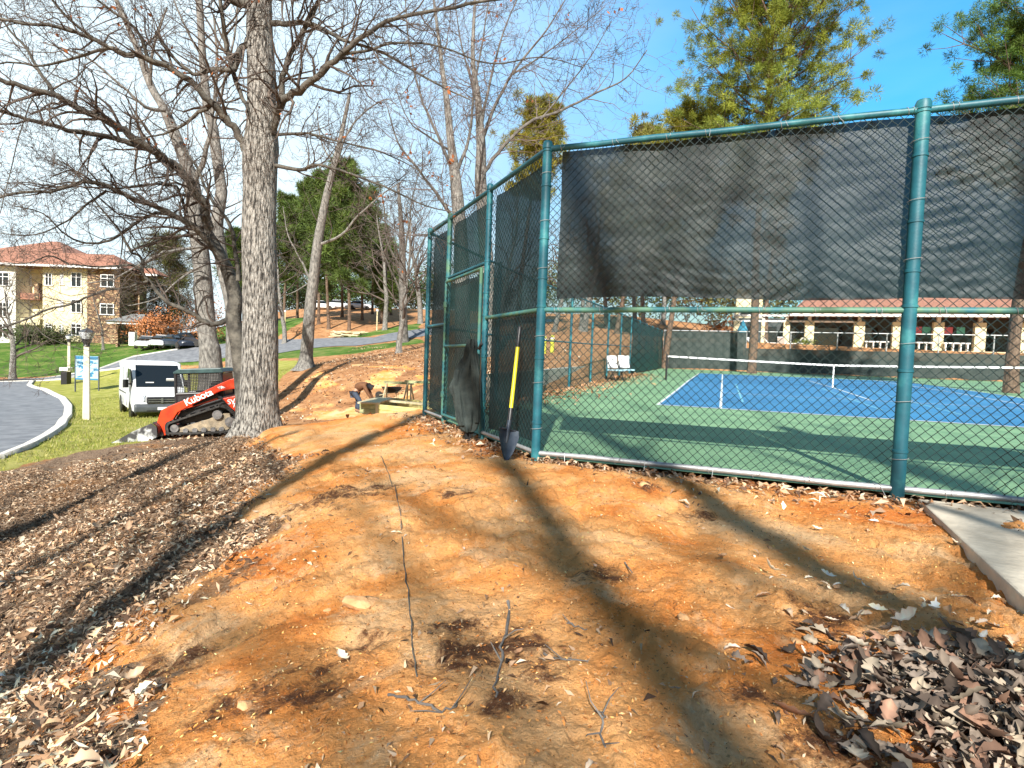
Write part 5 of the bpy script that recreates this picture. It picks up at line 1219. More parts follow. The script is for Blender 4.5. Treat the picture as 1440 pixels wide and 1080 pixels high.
# wheelbarrow like dark roll behind left sawhorse
wb = GY(551, 18.6); wb.z = at(551, 561, 18.6).z
t = thing('wheelbarrow', 'small dark wheelbarrow beside the left sawhorse', 'wheelbarrow', wb, .4); t.scale = (.7, .7, .7)
mb = MB(); V = [(x*s, y*s*.7, z) for s, z in ((.25, .3), (.42, .58)) for x, y in ((-1, -1), (1.2, -1), (1.2, 1), (-1, 1))]; mb.add(V, [(0, 3, 2, 1), (0, 1, 5, 4), (1, 2, 6, 5), (2, 3, 7, 6), (3, 0, 4, 7)]); mb.build('tray', M['black_metal'], t)
mb = MB(); mb.bar((-.55, -.05, .18), (-.55, .05, .18), .18, 16); mb.build('wheel', M['rubber'], t)
mb = MB(); mb.bar((-.55, .06, .18), (.9, .3, .5), .018, 6); mb.bar((-.55, -.06, .18), (.9, -.3, .5), .018, 6); mb.bar((.35, .2, 0), (.3, .2, .38), .015, 6); mb.bar((.35, -.2, 0), (.3, -.2, .38), .015, 6); mb.build('frame', M['timber_pale'], t)

# ------------------------------------------------------------------ worker bending over the wall
def skin(name, J, E, mt, par, root=0, sub=1):
    me = bpy.data.meshes.new(name); me.from_pydata([j[0] for j in J], E, []); o = bpy.data.objects.new(name, me); COL.objects.link(o); o.parent = par
    sk = o.modifiers.new('skin', 'SKIN'); sk.use_smooth_shade = True
    for i, j in enumerate(J):
        v = me.skin_vertices[0].data[i]; v.radius = (j[1], j[1] if len(j) < 3 else j[2]); v.use_root = (i == root)
    s_ = o.modifiers.new('sub', 'SUBSURF'); s_.levels = sub; s_.render_levels = sub; me.materials.append(mt); return o
wp = GY(502, 20.5); feet = at(503, 580, 20.5); wp = Vector((feet.x, 20.5, feet.z))
print('worker', wp, 'ground', tz(wp.x, wp.y))
M['jacket_brown'] = mat('brown_work_jacket', (.11,.045,.02), (.18,.08,.035), rough=.85, scale=8); M['jeans'] = mat('jeans', (.03,.05,.09), (.07,.09,.13), rough=.85, scale=8)
M['skin'] = mat('skin', (.42,.22,.14), rough=.55); M['hood'] = mat('dark_hood', (.015,.015,.02), rough=.9); M['sleeve'] = mat('red_sleeve', (.35,.05,.02), (.2,.04,.02), rough=.8, scale=9); M['boot'] = mat('boots', (.2,.13,.07), rough=.8)
pw = thing('person', 'worker in a brown jacket and jeans bending forward with arms reaching down to the boards', 'person', wp)
# body: pelvis root, torso folded forward toward +x
J = [((-.12,0,.78),.10,.11),((.02,0,.93),.10,.12),((.2,0,1.02),.11,.13),((.33,0,1.02),.08,.09),((.4,0,.98),.058),((.47,0,.95),.085,.08),((.55,0,.9),.075,.07),
     ((-.12,.09,.72),.11),((-.02,.12,.42),.07),((-.1,.13,.08),.05),((.08,.14,.03),.04),((-.12,-.09,.72),.11),((.12,-.12,.45),.07),((.06,-.14,.08),.05),((.24,-.15,.03),.04),
     ((.27,.19,.98),.065),((.38,.22,.72),.05),((.5,.2,.5),.035),((.53,.2,.42),.03,.018),((.27,-.19,.98),.065),((.42,-.22,.72),.05),((.57,-.2,.5),.035),((.6,-.2,.42),.03,.018)]
E = [(0,1),(1,2),(2,3),(3,4),(4,5),(5,6),(0,7),(7,8),(8,9),(9,10),(0,11),(11,12),(12,13),(13,14),(2,15),(15,16),(16,17),(17,18),(2,19),(19,20),(20,21),(21,22)]
for hb in (18, 22):
    p0 = Vector(J[hb][0])
    for k, (dy, ln) in enumerate(((-.022, .055), (-.008, .065), (.007, .06), (.021, .048))):
        i = len(J); J += [((p0.x+.01, p0.y+dy, p0.z-.03), .009), ((p0.x+.02, p0.y+dy*1.1, p0.z-.03-ln*.55), .008), ((p0.x+.005, p0.y+dy*1.1, p0.z-.03-ln), .007)]; E += [(hb, i), (i, i+1), (i+1, i+2)]
    i = len(J); J += [((p0.x+.035, p0.y-.02, p0.z), .01), ((p0.x+.055, p0.y-.02, p0.z-.03), .008)]; E += [(hb, i), (i, i+1)]
bodyo = skin('body', J, E, M['skin'], pw, 0, 1)
def shell(name, J, E, mt, root=0): return skin(name, J, E, mt, pw, root, 1)
shell('jacket', [((-.1,0,.84),.165,.17),((.03,0,.97),.165,.19),((.2,0,1.06),.175,.21),((.32,0,1.04),.11,.13),((.27,.19,1.0),.085),((.38,.22,.74),.066),((.49,.2,.53),.05),((.27,-.19,1.0),.085),((.42,-.22,.74),.066),((.56,-.2,.53),.05)], [(0,1),(1,2),(2,3),(2,4),(4,5),(5,6),(2,7),(7,8),(8,9)], M['jacket_brown'])
shell('trousers', [((-.12,0,.77),.155,.165),((-.12,.09,.7),.125),((-.02,.12,.42),.088),((-.1,.13,.1),.07),((-.12,-.09,.7),.125),((.12,-.12,.45),.088),((.06,-.14,.1),.07)], [(0,1),(1,2),(2,3),(0,4),(4,5),(5,6)], M['jeans'])
for x, y in ((-.1, .13), (.06, -.14)): shell('boot', [((x,y,.1),.065),((x,y,.03),.055),((x+.1,y,.03),.05),((x+.19,y,.02),.04)], [(0,1),(1,2),(2,3)], M['boot'])
shell('hood', [((.37,0,1.02),.1),((.45,0,.985),.105,.1),((.52,0,.95),.085)], [(0,1),(1,2)], M['hood'], 1)

# ------------------------------------------------------------------ buildings
M['stucco'] = mat('cream_stucco', (.62,.54,.34), (.72,.65,.44), rough=.9, scale=1.5, bump=.2, bscale=30)
M['stucco_w'] = mat('white_stucco', (.7,.68,.6), (.76,.74,.68), rough=.9, scale=1.5)
M['roof_tile'] = mat('terracotta_tiles', (.24,.10,.065), (.40,.20,.135), rough=.85, scale=2.5, detail=8, bump=.8, bscale=6, dist=.08, stretch=(3,1,1))
M['grey_roof'] = mat('grey_shingles', (.16,.17,.17), (.26,.27,.26), rough=.9, scale=3, bump=.5)
def stone_mat():
    m = bpy.data.materials.new('rubble_stone'); m.use_nodes = True; N, Lk = nt(m); b = N['Principled BSDF']; b.inputs['Roughness'].default_value = .9
    tc = N.new('ShaderNodeTexCoord'); mp = N.new('ShaderNodeMapping'); mp.inputs['Scale'].default_value = (1.3, 1.3, 3.0); Lk.new(tc.outputs['Object'], mp.inputs[0])
    v = N.new('ShaderNodeTexVoronoi'); v.inputs['Scale'].default_value = 1.6; Lk.new(mp.outputs[0], v.inputs['Vector']); s = N.new('ShaderNodeSeparateColor'); Lk.new(v.outputs['Color'], s.inputs[0])
    r = N.new('ShaderNodeValToRGB'); e = r.color_ramp.elements; e[0].color = (.12,.07,.045,1); e[1].color = (.5,.38,.22,1); q = e.new(.5); q.color = (.32,.18,.1,1); Lk.new(s.outputs[0], r.inputs[0])
    v2 = N.new('ShaderNodeTexVoronoi'); v2.feature = 'DISTANCE_TO_EDGE'; v2.inputs['Scale'].default_value = 1.6; Lk.new(mp.outputs[0], v2.inputs['Vector'])
    mr = N.new('ShaderNodeMapRange'); mr.inputs['From Max'].default_value = .08; Lk.new(v2.outputs[0], mr.inputs['Value'])
    mx = N.new('ShaderNodeMix'); mx.data_type = 'RGBA'; Lk.new(mr.outputs[0], mx.inputs[0]); mx.inputs[6].default_value = (.1,.08,.06,1); Lk.new(r.outputs[0], mx.inputs[7]); Lk.new(mx.outputs[2], b.inputs['Base Color'])
    bp = N.new('ShaderNodeBump'); bp.inputs['Strength'].default_value = .9; bp.inputs['Distance'].default_value = .1; Lk.new(mr.outputs[0], bp.inputs['Height']); Lk.new(bp.outputs[0], b.inputs['Normal']); return m
M['stone'] = stone_mat()
YH = 72.0
hbase = at(60, 488, YH); hb_ = thing('apartment_building', 'large cream and rubble stone building with terracotta hipped roofs beyond the lawn', 'building', hbase)
def hx(px_, Y=YH): return at(px_, 430, Y).x-hbase.x
def hz(py_, px_=60, Y=YH): return at(px_, py_, Y).z-hbase.z
def blk(name, x0, x1, pt, pb, yoff, depth, mt, bev=0):
    X0, X1 = hx(x0, YH+yoff), hx(x1, YH+yoff); Z1, Z0 = hz(pt, (x0+x1)/2, YH+yoff), hz(pb, (x0+x1)/2, YH+yoff)
    mb = MB(); mb.box(((X0+X1)/2, yoff+depth/2, (Z0+Z1)/2), (X1-X0, depth, Z1-Z0)); return mb.build(name, M[mt], hb_, bevel=bev)
def win(x0, x1, pt, pb, yoff, mull=True, fr='white'):
    X0, X1 = hx(x0, YH+yoff), hx(x1, YH+yoff); Z1, Z0 = hz(pt, (x0+x1)/2, YH+yoff), hz(pb, (x0+x1)/2, YH+yoff); w2 = X1-X0; h2 = Z1-Z0
    mb = MB(); t = .1
    for c, s_ in ((((X0+X1)/2, Z1-t/2), (w2, t)), (((X0+X1)/2, Z0+t/2), (w2+.2, t)), ((X0+t/2, (Z0+Z1)/2), (t, h2-2*t)), ((X1-t/2, (Z0+Z1)/2), (t, h2-2*t)), (((X0+X1)/2, (Z0+Z1)/2), (t*.9, h2-2*t))):
        mb.box((c[0], yoff-.06, c[1]), (s_[0], .14, s_[1]))
    mb.box(((X0+X1)/2, yoff-.05, Z0+h2*.68), (w2-2*t, .1, t*.7))
    f = mb.build('window', M[fr], hb_); mb = MB(); mb.box(((X0+X1)/2, yoff-.005, (Z0+Z1)/2), (w2-.02, .05, h2-.02)); mb.build('pane', M['glass_dark'], f)
blk('wall', -120, 22, 372, 492, 0, 7, 'stucco_w'); blk('wall', 22, 60, 374, 492, 2.2, 4, 'stucco'); blk('wall', 60, 122.5, 374, 492, .3, 4.5, 'stucco'); blk('wall', 122.5, 168, 374, 494, 0, 4.6, 'stone'); blk('wall', 168, 196, 376, 494, 3, 1.5, 'stone')
blk('stone_pier', 22, 27, 376, 492, 1.2, 1.0, 'stone'); blk('balcony', 22, 56, 412, 421, .6, 1.8, 'roof_tile'); blk('balcony', 22, 56, 448, 457, .6, 1.8, 'stucco'); blk('stone_pier', 48, 54, 398, 420, .5, .8, 'stone')
for pt, pb in ((383,404),(421,440),(455,472)): win(100.5, 115.5, pt, pb, .3); win(85, 90, pt+2, pb-3, .3)
win(142, 161, 386, 404, 0); win(141.5, 161, 427, 443, 0); win(64, 74, 384, 402, .3); win(64, 74, 455, 468, .3); win(175, 192, 392, 408, 3)
for pt, pb in ((383,402),(425,446),(455,475)): win(-4, 14, pt, pb, 0); win(-40, -20, pt, pb, 0); win(30, 45, pt+2, pb, 2.2)
def hip(x0, x1, pe, pr, yoff, depth, over, rx0, rx1, name='roof'):
    X0, X1 = hx(x0)-over, hx(x1)+over; Ze = hz(pe); Zr = hz(pr); ya, yb = yoff-over, yoff+depth+over; R0, R1 = hx(rx0), hx(rx1); ym = (ya+yb)/2
    mb = MB(); mb.add([(X0, ya, Ze), (X1, ya, Ze), (X1, yb, Ze), (X0, yb, Ze), (R0, ym, Zr), (R1, ym, Zr), (X0, ya, Ze-.25), (X1, ya, Ze-.25), (X1, yb, Ze-.25), (X0, yb, Ze-.25)],
        [(0, 1, 5, 4), (1, 2, 5), (2, 3, 4, 5), (3, 0, 4), (6, 9, 8, 7)]); r = mb.build(name, M['roof_tile'], hb_)
    mb = MB(); mb.box(((X0+X1)/2, ya+.06, Ze-.13), (X1-X0, .2, .26)); mb.build('gutter', M['white'], r)
hip(-125, 168, 373, 350, 0, 5, 1.0, -40, 140); hip(150, 197, 376, 366, 3, 1.6, .6, 165, 190)
blk('tower_wall', -60, 40, 352, 375, 4, 9, 'stucco_w'); hip(-62, 52, 354, 322, 4, 9, 1.2, -5, 8)
# porch
blk('porch_pillar', 190, 194.5, 454, 492, -3.2, .45, 'stucco'); blk('porch_pillar', 194.6, 198, 466, 493, -3.2, .6, 'stone'); blk('porch_pillar', 163, 166, 454, 492, -3.2, .4, 'stone')
blk('porch_fascia', 150, 199, 451.5, 455.5, -3.4, .25, 'white')
xA, xB = hx(148, YH-3.5), hx(201, YH-3.5); za = hz(452, 175, YH-3.5); zr_ = hz(441, 175, YH)
mb = MB(); mb.add([(xA, -3.6, za), (xB, -3.6, za), (xB-2, -.1, zr_), (xA+1.2, -.1, zr_)], [(0, 1, 2, 3)]); mb.add([(xA, -3.6, za-.05), (xB, -3.6, za-.05), (xB-2, -.1, zr_-.05), (xA+1.2, -.1, zr_-.05)], [(3, 2, 1, 0)]); mb.build('porch_roof', M['grey_roof'], hb_)
blk('doorway', 168, 188, 458, 490, -.06+3, .04, 'glass_dark')
wbx = GY(187, 66); wbx.z = at(187, 485, 66).z; t = thing('utility_box', 'small white box standing under the porch edge', 'box', wbx); mb = MB(); mb.box((0, 0, .7), (.7, .6, 1.6)); mb.build('housing', M['white'], t, bevel=.04); mb = MB(); mb.box((0, -.31, .7), (.5, .03, 1.1)); mb.build('door', M['stucco_w'], t)

# pool building, parallel with the courts
DP = 60.0
def lat(px_, d=DP): return d*math.tan(math.atan((px_-720)/FPX)-AZ)
def pz(py_, px_, d=DP): p = ld(lat(px_, d), d); return at(px_, py_, p.y).z
pb_ = ld(lat(1200), DP, pz(491, 1200)); Z0 = pb_.z
pool = thing('pool_building', 'long low cream building with pillared arcade and terracotta roof beyond the courts', 'building', pb_, -AZ)
def pbox(name, l0, l1, d0, d1, z0, z1, mt, bev=0, par=None):
    mb = MB(); mb.box(((l0+l1)/2-lat(1200), (d0+d1)/2-DP, (z0+z1)/2-Z0), (l1-l0, d1-d0, z1-z0)); return mb.build(name, M[mt], par or pool, bevel=bev)
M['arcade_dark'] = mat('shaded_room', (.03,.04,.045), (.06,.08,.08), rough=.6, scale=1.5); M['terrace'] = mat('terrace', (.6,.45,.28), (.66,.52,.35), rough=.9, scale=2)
lL, lR = lat(1026), lat(1640)
zE = pz(443, 1200); zH = pz(452, 1200)
pbox('terrace', lL-.5, lR, DP-1.6, DP+6, Z0-1.2, Z0, 'terrace')
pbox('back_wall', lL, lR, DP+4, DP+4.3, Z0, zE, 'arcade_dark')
pil = [(1027,1036),(1066,1071),(1097,1106),(1127,1140),(1196,1211),(1250,1266),(1307,1322),(1365,1381),(1428,1446),(1492,1512),(1560,1580)]
for a, b in pil:
    pbox('pillar', lat(a), lat(b), DP, DP+.5, Z0, zH, 'stucco', .02); m_ = (lat(a)+lat(b))/2; pbox('pillar_top', m_-.14, m_+.14, DP+.1, DP+.4, zH, zE, 'stucco_w')
pbox('lintel', lL, lR, DP-.1, DP+.05, zE-.16, zE, 'white'); pbox('lintel', lL, lat(1196), DP+.1, DP+.3, zH-.1, zH+.06, 'white')
mb = MB(); l0_, l1_ = lL-1-lat(1200), lR-lat(1200)
mb.add([(l0_+6, -1, zE-Z0), (l1_, -1, zE-Z0), (l1_, 5, zE-Z0+2.2), (l0_+8, 5, zE-Z0+2.2), (l1_, 11, zE-Z0), (l0_+6, 11, zE-Z0), (l0_+6, -1, zE-Z0-.18), (l1_, -1, zE-Z0-.18)], [(0, 1, 2, 3), (3, 2, 4, 5), (0, 3, 5), (6, 7, 1, 0)]); mb.build('roof', M['roof_tile'], pool)
pbox('gutter', lL+5, lR, DP-1.15, DP-1.03, zE-.2, zE+.02, 'white')
for k in range(9):
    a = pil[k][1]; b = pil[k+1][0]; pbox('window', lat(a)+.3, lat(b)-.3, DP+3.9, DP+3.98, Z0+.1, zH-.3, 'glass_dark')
pbox('upper_wall', lL+.3, lL+2.9, DP+5, DP+12, zE-1, zE+3.2, 'stucco'); w_ = pbox('window', lL+.6, lL+2.2, DP+4.9, DP+4.98, zE+.3, zE+1.2, 'white'); pbox('pane', lL+.75, lL+2.05, DP+4.84, DP+4.92, zE+.4, zE+1.1, 'glass_dark')
# terrace furniture
def pthing(name, label, cat, l, d, group=None): return thing(name, label, cat, ld(l, d, Z0), -AZ, group)
M['pink'] = mat('pink_panel', (.75,.16,.2), rough=.6); M['teal'] = mat('teal_panel', (.15,.6,.5), rough=.6); M['blue'] = mat('blue_canvas', (.03,.2,.32), (.05,.28,.42), rough=.8, scale=3)
for k, (px_, lb) in enumerate(((1228, 'white bench in the arcade bay left of the thick blue post'), (1292, 'white bench right beside the thick blue fence post'), (1340, 'white bench below the pink and teal panels'))):
    t = pthing('bench', lb, 'bench', lat(px_, DP-.3), DP-.3, 'white benches along the arcade')
    mb = MB(); mb.box((0, 0, .72), (1.9, .5, .1)); mb.build('seat', M['white'], t)
    for x in (-.8, -.25, .3, .8): mb = MB(); mb.box((x, 0, .33), (.08, .4, .67)); mb.build('leg', M['white'], t)
for px_, mt_, lb in ((1328, 'pink', 'pink square panel hanging in the arcade'), (1345, 'teal', 'teal square panel beside the pink one'), (1297, 'teal', 'teal square panel right of the thick blue post'), (1285, 'pink', 'small pink panel at the edge of the thick blue post')):
    o = MB().box((lat(px_, DP+1.2)-lat(1200), 1.2, 1.95), (.62, .06, .62)).build('hanging_panel', M[mt_], None, bevel=.02); o.location = pb_; o.rotation_euler = (0, 0, -AZ); tag(o, lb, 'panel')
t = pthing('umbrella', 'closed blue parasol beside the first pillar of the pool building', 'umbrella', lat(1040, DP-.8), DP-.8)
mb = MB(); mb.lathe((0, 0, 0), [(.3, 0), (.3, .08), (.03, .1), (.03, 2.6)], 10); mb.build('pole', M['galv'], t); mb = MB(); mb.lathe((0, 0, 1.3), [(.45, 0), (.5, .25), (.3, .7), (.05, 1.25)], 10); mb.build('canopy', M['blue'], t)
M['chairw'] = M['white']
def lounger(px_, d, label, rz):
    t = thing('lounge_chair', label, 'lounge chair', ld(lat(px_, d), d, Z0), rz, 'white lounge chairs by the pool')
    mb = MB(); mb.box((0, 0, .36), (1.2, .6, .08)); mb.build('seat', M['white'], t); mb = MB(); mb.box((.78, 0, .62), (.7, .6, .08), M=Matrix.Rotation(-.9, 3, 'Y')); mb.build('backrest', M['white'], t)
    for x in (-.5, .5):
        for y in (-.25, .25): mb = MB(); mb.bar((x, y, 0), (x, y, .36), .03, 6); mb.build('leg', M['white'], t)
for k, (px_, lb) in enumerate(((1046, 'white lounge chair beside the closed blue parasol'), (1056, 'second white lounge chair between the first two pillars'), (1085, 'white lounge chair right behind the dark trunk'), (1095, 'white lounge chair before the third pillar'), (1110, 'white lounge chair between third and fourth pillars'), (1124, 'white lounge chair at the foot of the fourth pillar'))):
    lounger(px_, DP-.9-.3*(k % 2), lb, .3+k*1.3)
pine(1076, 55, 15, 'thin dark trunked pine in front of the pool building', spread=.12, cb=.6, n=14, tuft=.6, col=(.1,.12,.03), r=.28)

# left of the court: low wall, utility things
pw_ = [ld(-5.6, 9), ld(-5.6, 30)]
lwp = GY(765, 19.0); a = at(700, 523, 17); 
lw = thing('low_wall', 'low pale concrete wall beyond the green side fence', 'wall', ld(-5.3, 13, float(courtZ(13))))
mb = MB()
V = []
for d in np.arange(13, 31, 2.): V.append((d, float(courtZ(d))))
for (d, z), (d2, z2) in zip(V[:-1], V[1:]):
    p = ld(-5.3, d); q = ld(-5.3, d2); mb.add([(p.x, p.y, z-.2), (q.x, q.y, z2-.2), (q.x, q.y, z2+.55), (p.x, p.y, z+.55), (p.x-.3, p.y-.1, z-.2), (q.x-.3, q.y-.1, z2-.2), (q.x-.3, q.y-.1, z2+.55), (p.x-.3, p.y-.1, z+.55)], [(0, 1, 2, 3), (7, 6, 5, 4), (3, 2, 6, 7)])
put(mb.build('wall', M['concrete'], lw), lw)
M['yel'] = mat('yellow_paint', (.6,.6,.05), rough=.6)
for px_, lb in ((765, 'left yellow bollard on the slope behind the side fence'), (776, 'right yellow bollard on the slope behind the side fence')):
    p = GY(px_, 28); h = 26/FPX*28; t = thing('bollard', lb, 'bollard', p, 0, 'yellow bollards behind the side fence'); mb = MB(); mb.lathe((0, 0, -.1), [(.1, 0), (.1, h), (.06, h+.05)], 12); mb.build('post', M['yel'], t); mb = MB(); mb.lathe((0, 0, h*.72), [(.106, 0), (.106, .1)], 12); mb.build('band', M['white'], t)
# ball cart / courtside chairs by the side fence
def courtchair(l, d, rz, label, seat='white'):
    t = thing('court_chair', label, 'chair', ld(l, d, float(courtZ(d))), rz, 'folding chairs at the courtside')
    mb = MB(); mb.box((0, 0, .45), (.5, .48, .06)); mb.build('seat', M['sign_pale'], t); mb = MB(); mb.box((0, .25, .78), (.5, .05, .5), M=Matrix.Rotation(-.2, 3, 'X')); mb.build('backrest', M['white'], t)
    for x in (-.24, .24): mb = MB(); mb.bar((x, -.25, 0), (x, .28, .85), .018, 6); mb.bar((x, .25, 0), (x, -.22, .48), .018, 6); mb.build('leg', M['black_metal'], t)
courtchair(-3.95, 22, .6, 'left of two white folding chairs by the side fence'); courtchair(-3.7, 22.9, .3, 'right of two white folding chairs by the side fence')
# ------------------------------------------------------------------ ground litter
def leafset(n, xs, ys, size, cols, name, label, kind='stuff', lift=.01, tilt=.5, seed=1, zfun=None, lobed=False):
    g = np.random.default_rng(seed); x = xs; y = ys; n = len(x); z = terrain(x, y)+lift*g.random(n) if zfun is None else zfun(x, y, g)
    a = g.uniform(0, 2*np.pi, n); s = size*g.uniform(.4, 1.5, n); asp = g.uniform(.18, .45, n)
    nx_ = g.normal(0, tilt, n); ny_ = g.normal(0, tilt, n); N_ = np.stack([nx_, ny_, np.ones(n)], 1); N_ /= np.linalg.norm(N_, axis=1, keepdims=True)
    U = np.stack([np.cos(a), np.sin(a), np.zeros(n)], 1); U -= N_*(U*N_).sum(1, keepdims=True); U /= np.linalg.norm(U, axis=1, keepdims=True); W_ = np.cross(N_, U)
    P = np.stack([x, y, z], 1); s = s[:, None]; asp = asp[:, None]; cu = g.uniform(-.45, .6, (n, 1))*s
    if lobed:   # oak leaf: lobed outline, folded on its midrib
        prof = [(0, .03), (.14, .1), (.27, .38), (.38, .27), (.53, .5), (.64, .34), (.77, .4), (.89, .22), (1, .02)]
        L_ = [P+U*s*u+N_*(cu*(u-.5)**2*3) for u, _ in prof]
        V = []
        for side_ in (1, -1):
            for (u, wv), c in zip(prof, L_): V.append(c+W_*side_*s*wv*asp*1.45+N_*s*wv*.34)
        mid = L_; k = len(prof); V = np.stack(mid+V, 1); base = (np.arange(n)*3*k)[:, None]
        Q = [np.stack([base[:, 0]+i, base[:, 0]+i+1, base[:, 0]+k+i+1, base[:, 0]+k+i], 1) for i in range(k-1)]+[np.stack([base[:, 0]+i+1, base[:, 0]+i, base[:, 0]+2*k+i, base[:, 0]+2*k+i+1], 1) for i in range(k-1)]
        Q = np.concatenate(Q); per = 3*k
    else:
        V = np.stack([P-U*s*.5, P+W_*s*asp*.5+N_*cu, P+U*s*.5+N_*cu*.4, P-W_*s*asp*.5+N_*cu*.8], 1); Q = np.arange(4*n).reshape(-1, 4); per = 4
    c = np.array(cols)[g.integers(0, len(cols), n)]*g.uniform(.7, 1.5, (n, 1))*(1+1.6*fbm(x*.9, y*.9, 4, 66))[:, None]; c = np.repeat(c[:, None], per, 1)
    if lobed: c[:, :len(prof)] *= 1.45; c *= g.uniform(.8, 1.2, c.shape[:2])[..., None]
    c = np.clip(c.reshape(-1, 3), .01, .9)
    mb = MB(); mb.addnp(V.reshape(-1, 3), q=Q); o = mb.build(name, M['leaf'], colors=np.c_[c, np.ones(len(c))]); tag(o, label, 'leaf litter' if 'grass' not in name else 'grass', None, kind); return o
g = np.random.default_rng(5)
brown = [(.38,.25,.16), (.54,.39,.26), (.2,.12,.07), (.66,.52,.38), (.10,.06,.04), (.46,.28,.16)]
# dense leaf litter on the left slope
def sample(n, rmax, P, inside=True, pw=.5):
    r = .6+(rmax-.6)*g.random(n)**pw; a = g.uniform(R(-60), R(60), n); x = r*np.sin(a); y = r*np.cos(a)
    if P is not None:
        d = polyd(x, y, P); i = inpoly(x, y, P); sd_ = np.where(i, d, -d)+1.2*fbm(x*.8, y*.8, 4, 50)*2; k = sd_ > -.25*g.random(n); x, y = x[k], y[k]
    k = court_sd(x, y) > .05; return x[k], y[k]
x, y = sample(200000, 15, MULCH, pw=.62); kk = ~(inpoly(x, y, LAWN)); leafset(0, x[kk], y[kk], .026, brown, 'leaf_litter', 'fine shredded straw and leaf bits between the bigger leaves on the left slope', seed=22, lift=.02, tilt=.4)
x, y = sample(5200, 9, MULCH, pw=.7); leafset(0, x, y, .07, brown, 'leaf_litter', 'larger curled whole leaves on top of the left slope', seed=23, lift=.045, tilt=.4, lobed=True)
x, y = sample(210000, 15, MULCH, pw=.62); d_ = polyd(x, y, LAWN); k = ~(inpoly(x, y, LAWN)); x, y = x[k], y[k]
leafset(0, x, y, .047, brown, 'leaf_litter', 'thick layer of shredded brown leaves covering the slope left of the clay', seed=2, lift=.03, tilt=.55)
x, y = sample(13000, 12, None, pw=.7); k = (fbm(x*1.3, y*1.3, 4, 91) > .06); x, y = x[k], y[k]
leafset(0, x, y, .035, brown+[(.55,.4,.25)], 'scattered_debris', 'small leaf scraps and chips scattered over the orange clay', seed=3, lift=.008, tilt=.4)
x, y = sample(70000, 9, None, pw=.8); leafset(0, x, y, .012, [(.8,.5,.24), (.7,.36,.12), (.3,.12,.04), (.55,.2,.05), (.62,.3,.1), (.2,.09,.04)], 'clay_crumbs', 'clay crumbs and pale chips on the orange soil', seed=13, lift=.006, tilt=.9)
# strip of leaves under the fence
t_ = g.random(2600); p0 = np.array(che[:2]); p1 = np.array(cor[:2]); p2 = np.array(front[2][:2]); L1 = np.linalg.norm(p1-p0); L2 = np.linalg.norm(p2-p1); s_ = t_*(L1+L2)
pt = np.where((s_ < L1)[:, None], p0+(p1-p0)*(s_/L1)[:, None], p1+(p2-p1)*((s_-L1)/L2)[:, None]); nrm1 = np.array([off.x, off.y]); nrm2 = -np.array([Dx, Dy])
wd_ = g.gamma(1.4, .14, 2600)[:, None]; pt = pt+np.where((s_ < L1)[:, None], nrm1, nrm2)*wd_+g.normal(0, .03, pt.shape)
leafset(0, pt[:, 0], pt[:, 1], .07, brown+[(.45,.25,.14)], 'leaf_litter', 'strip of fallen leaves gathered along the foot of the fence', seed=4, lift=.03, tilt=.5)
# leaves inside the fence at the left side of the court, and on the woodland floor
n = 2500; dd = g.uniform(8, 30, n); ll = CL+.1+g.gamma(1.2, .35, n); P_ = np.stack([ll*Lx+dd*Dx, ll*Ly+dd*Dy], 1)
leafset(0, P_[:, 0], P_[:, 1], .12, [(.45,.22,.1), (.35,.18,.1), (.5,.32,.2)], 'leaf_litter', 'drift of leaves along the inside of the side fence', seed=6, zfun=lambda x, y, g: courtZ(to_ld(x, y)[1])+.02+.03*g.random(len(x)), tilt=.5)
n = 26000; x = g.uniform(-24, 3, n); y = g.uniform(10, 48, n); k = (~inpoly(x, y, LAWN)) & (court_sd(x, y) > .3) & (fbm(x*.35, y*.35, 3, 12) > -.05)
k &= x > -9.2-(y-10)*.12; x, y = x[k], y[k]; leafset(0, x, y, .14, brown, 'leaf_litter', 'dead leaves over the woodland ground beyond the mound', seed=7, lift=.04, tilt=.6)
# pile of large oak leaves at the lower right
n = 3000; c0 = G(1400, 1012); x = c0.x+g.normal(0, .26, n)+.12; y = c0.y+g.normal(0, .2, n)-.05
leafset(0, x, y, .068, [(.22,.13,.09), (.24,.19,.15), (.10,.075,.06), (.34,.28,.21), (.2,.16,.13)], 'leaf_pile', 'heap of large dark oak leaves at the lower right corner', seed=8, zfun=lambda x, y, g: terrain(x, y)+.10*np.exp(-(((x-c0.x-.15)/.45)**2+((y-c0.y)/.35)**2))*g.random(len(x))+.005, tilt=.45, lobed=True)
n = 220; x = c0.x+g.normal(0, .45, n)+.2; y = c0.y+.3+g.normal(0, .4, n); k = x > .9+(2.6-y)*.1; x, y = x[k], y[k]
leafset(0, x, y, .065, [(.42,.28,.18), (.55,.42,.3), (.3,.18,.1), (.6,.5,.4)], 'leaf_litter', 'paler loose oak leaves around the dark heap and path edge', seed=9, lift=.02, tilt=.35, lobed=True)
n = 90; x, y = sample(400, 7, None, pw=.7); leafset(0, x[:90], y[:90], .05, [(.5,.38,.28), (.4,.22,.12), (.6,.5,.4), (.3,.2,.14)], 'leaf_litter', 'single oak leaves lying scattered on the clay', seed=10, lift=.012, tilt=.25, lobed=True)
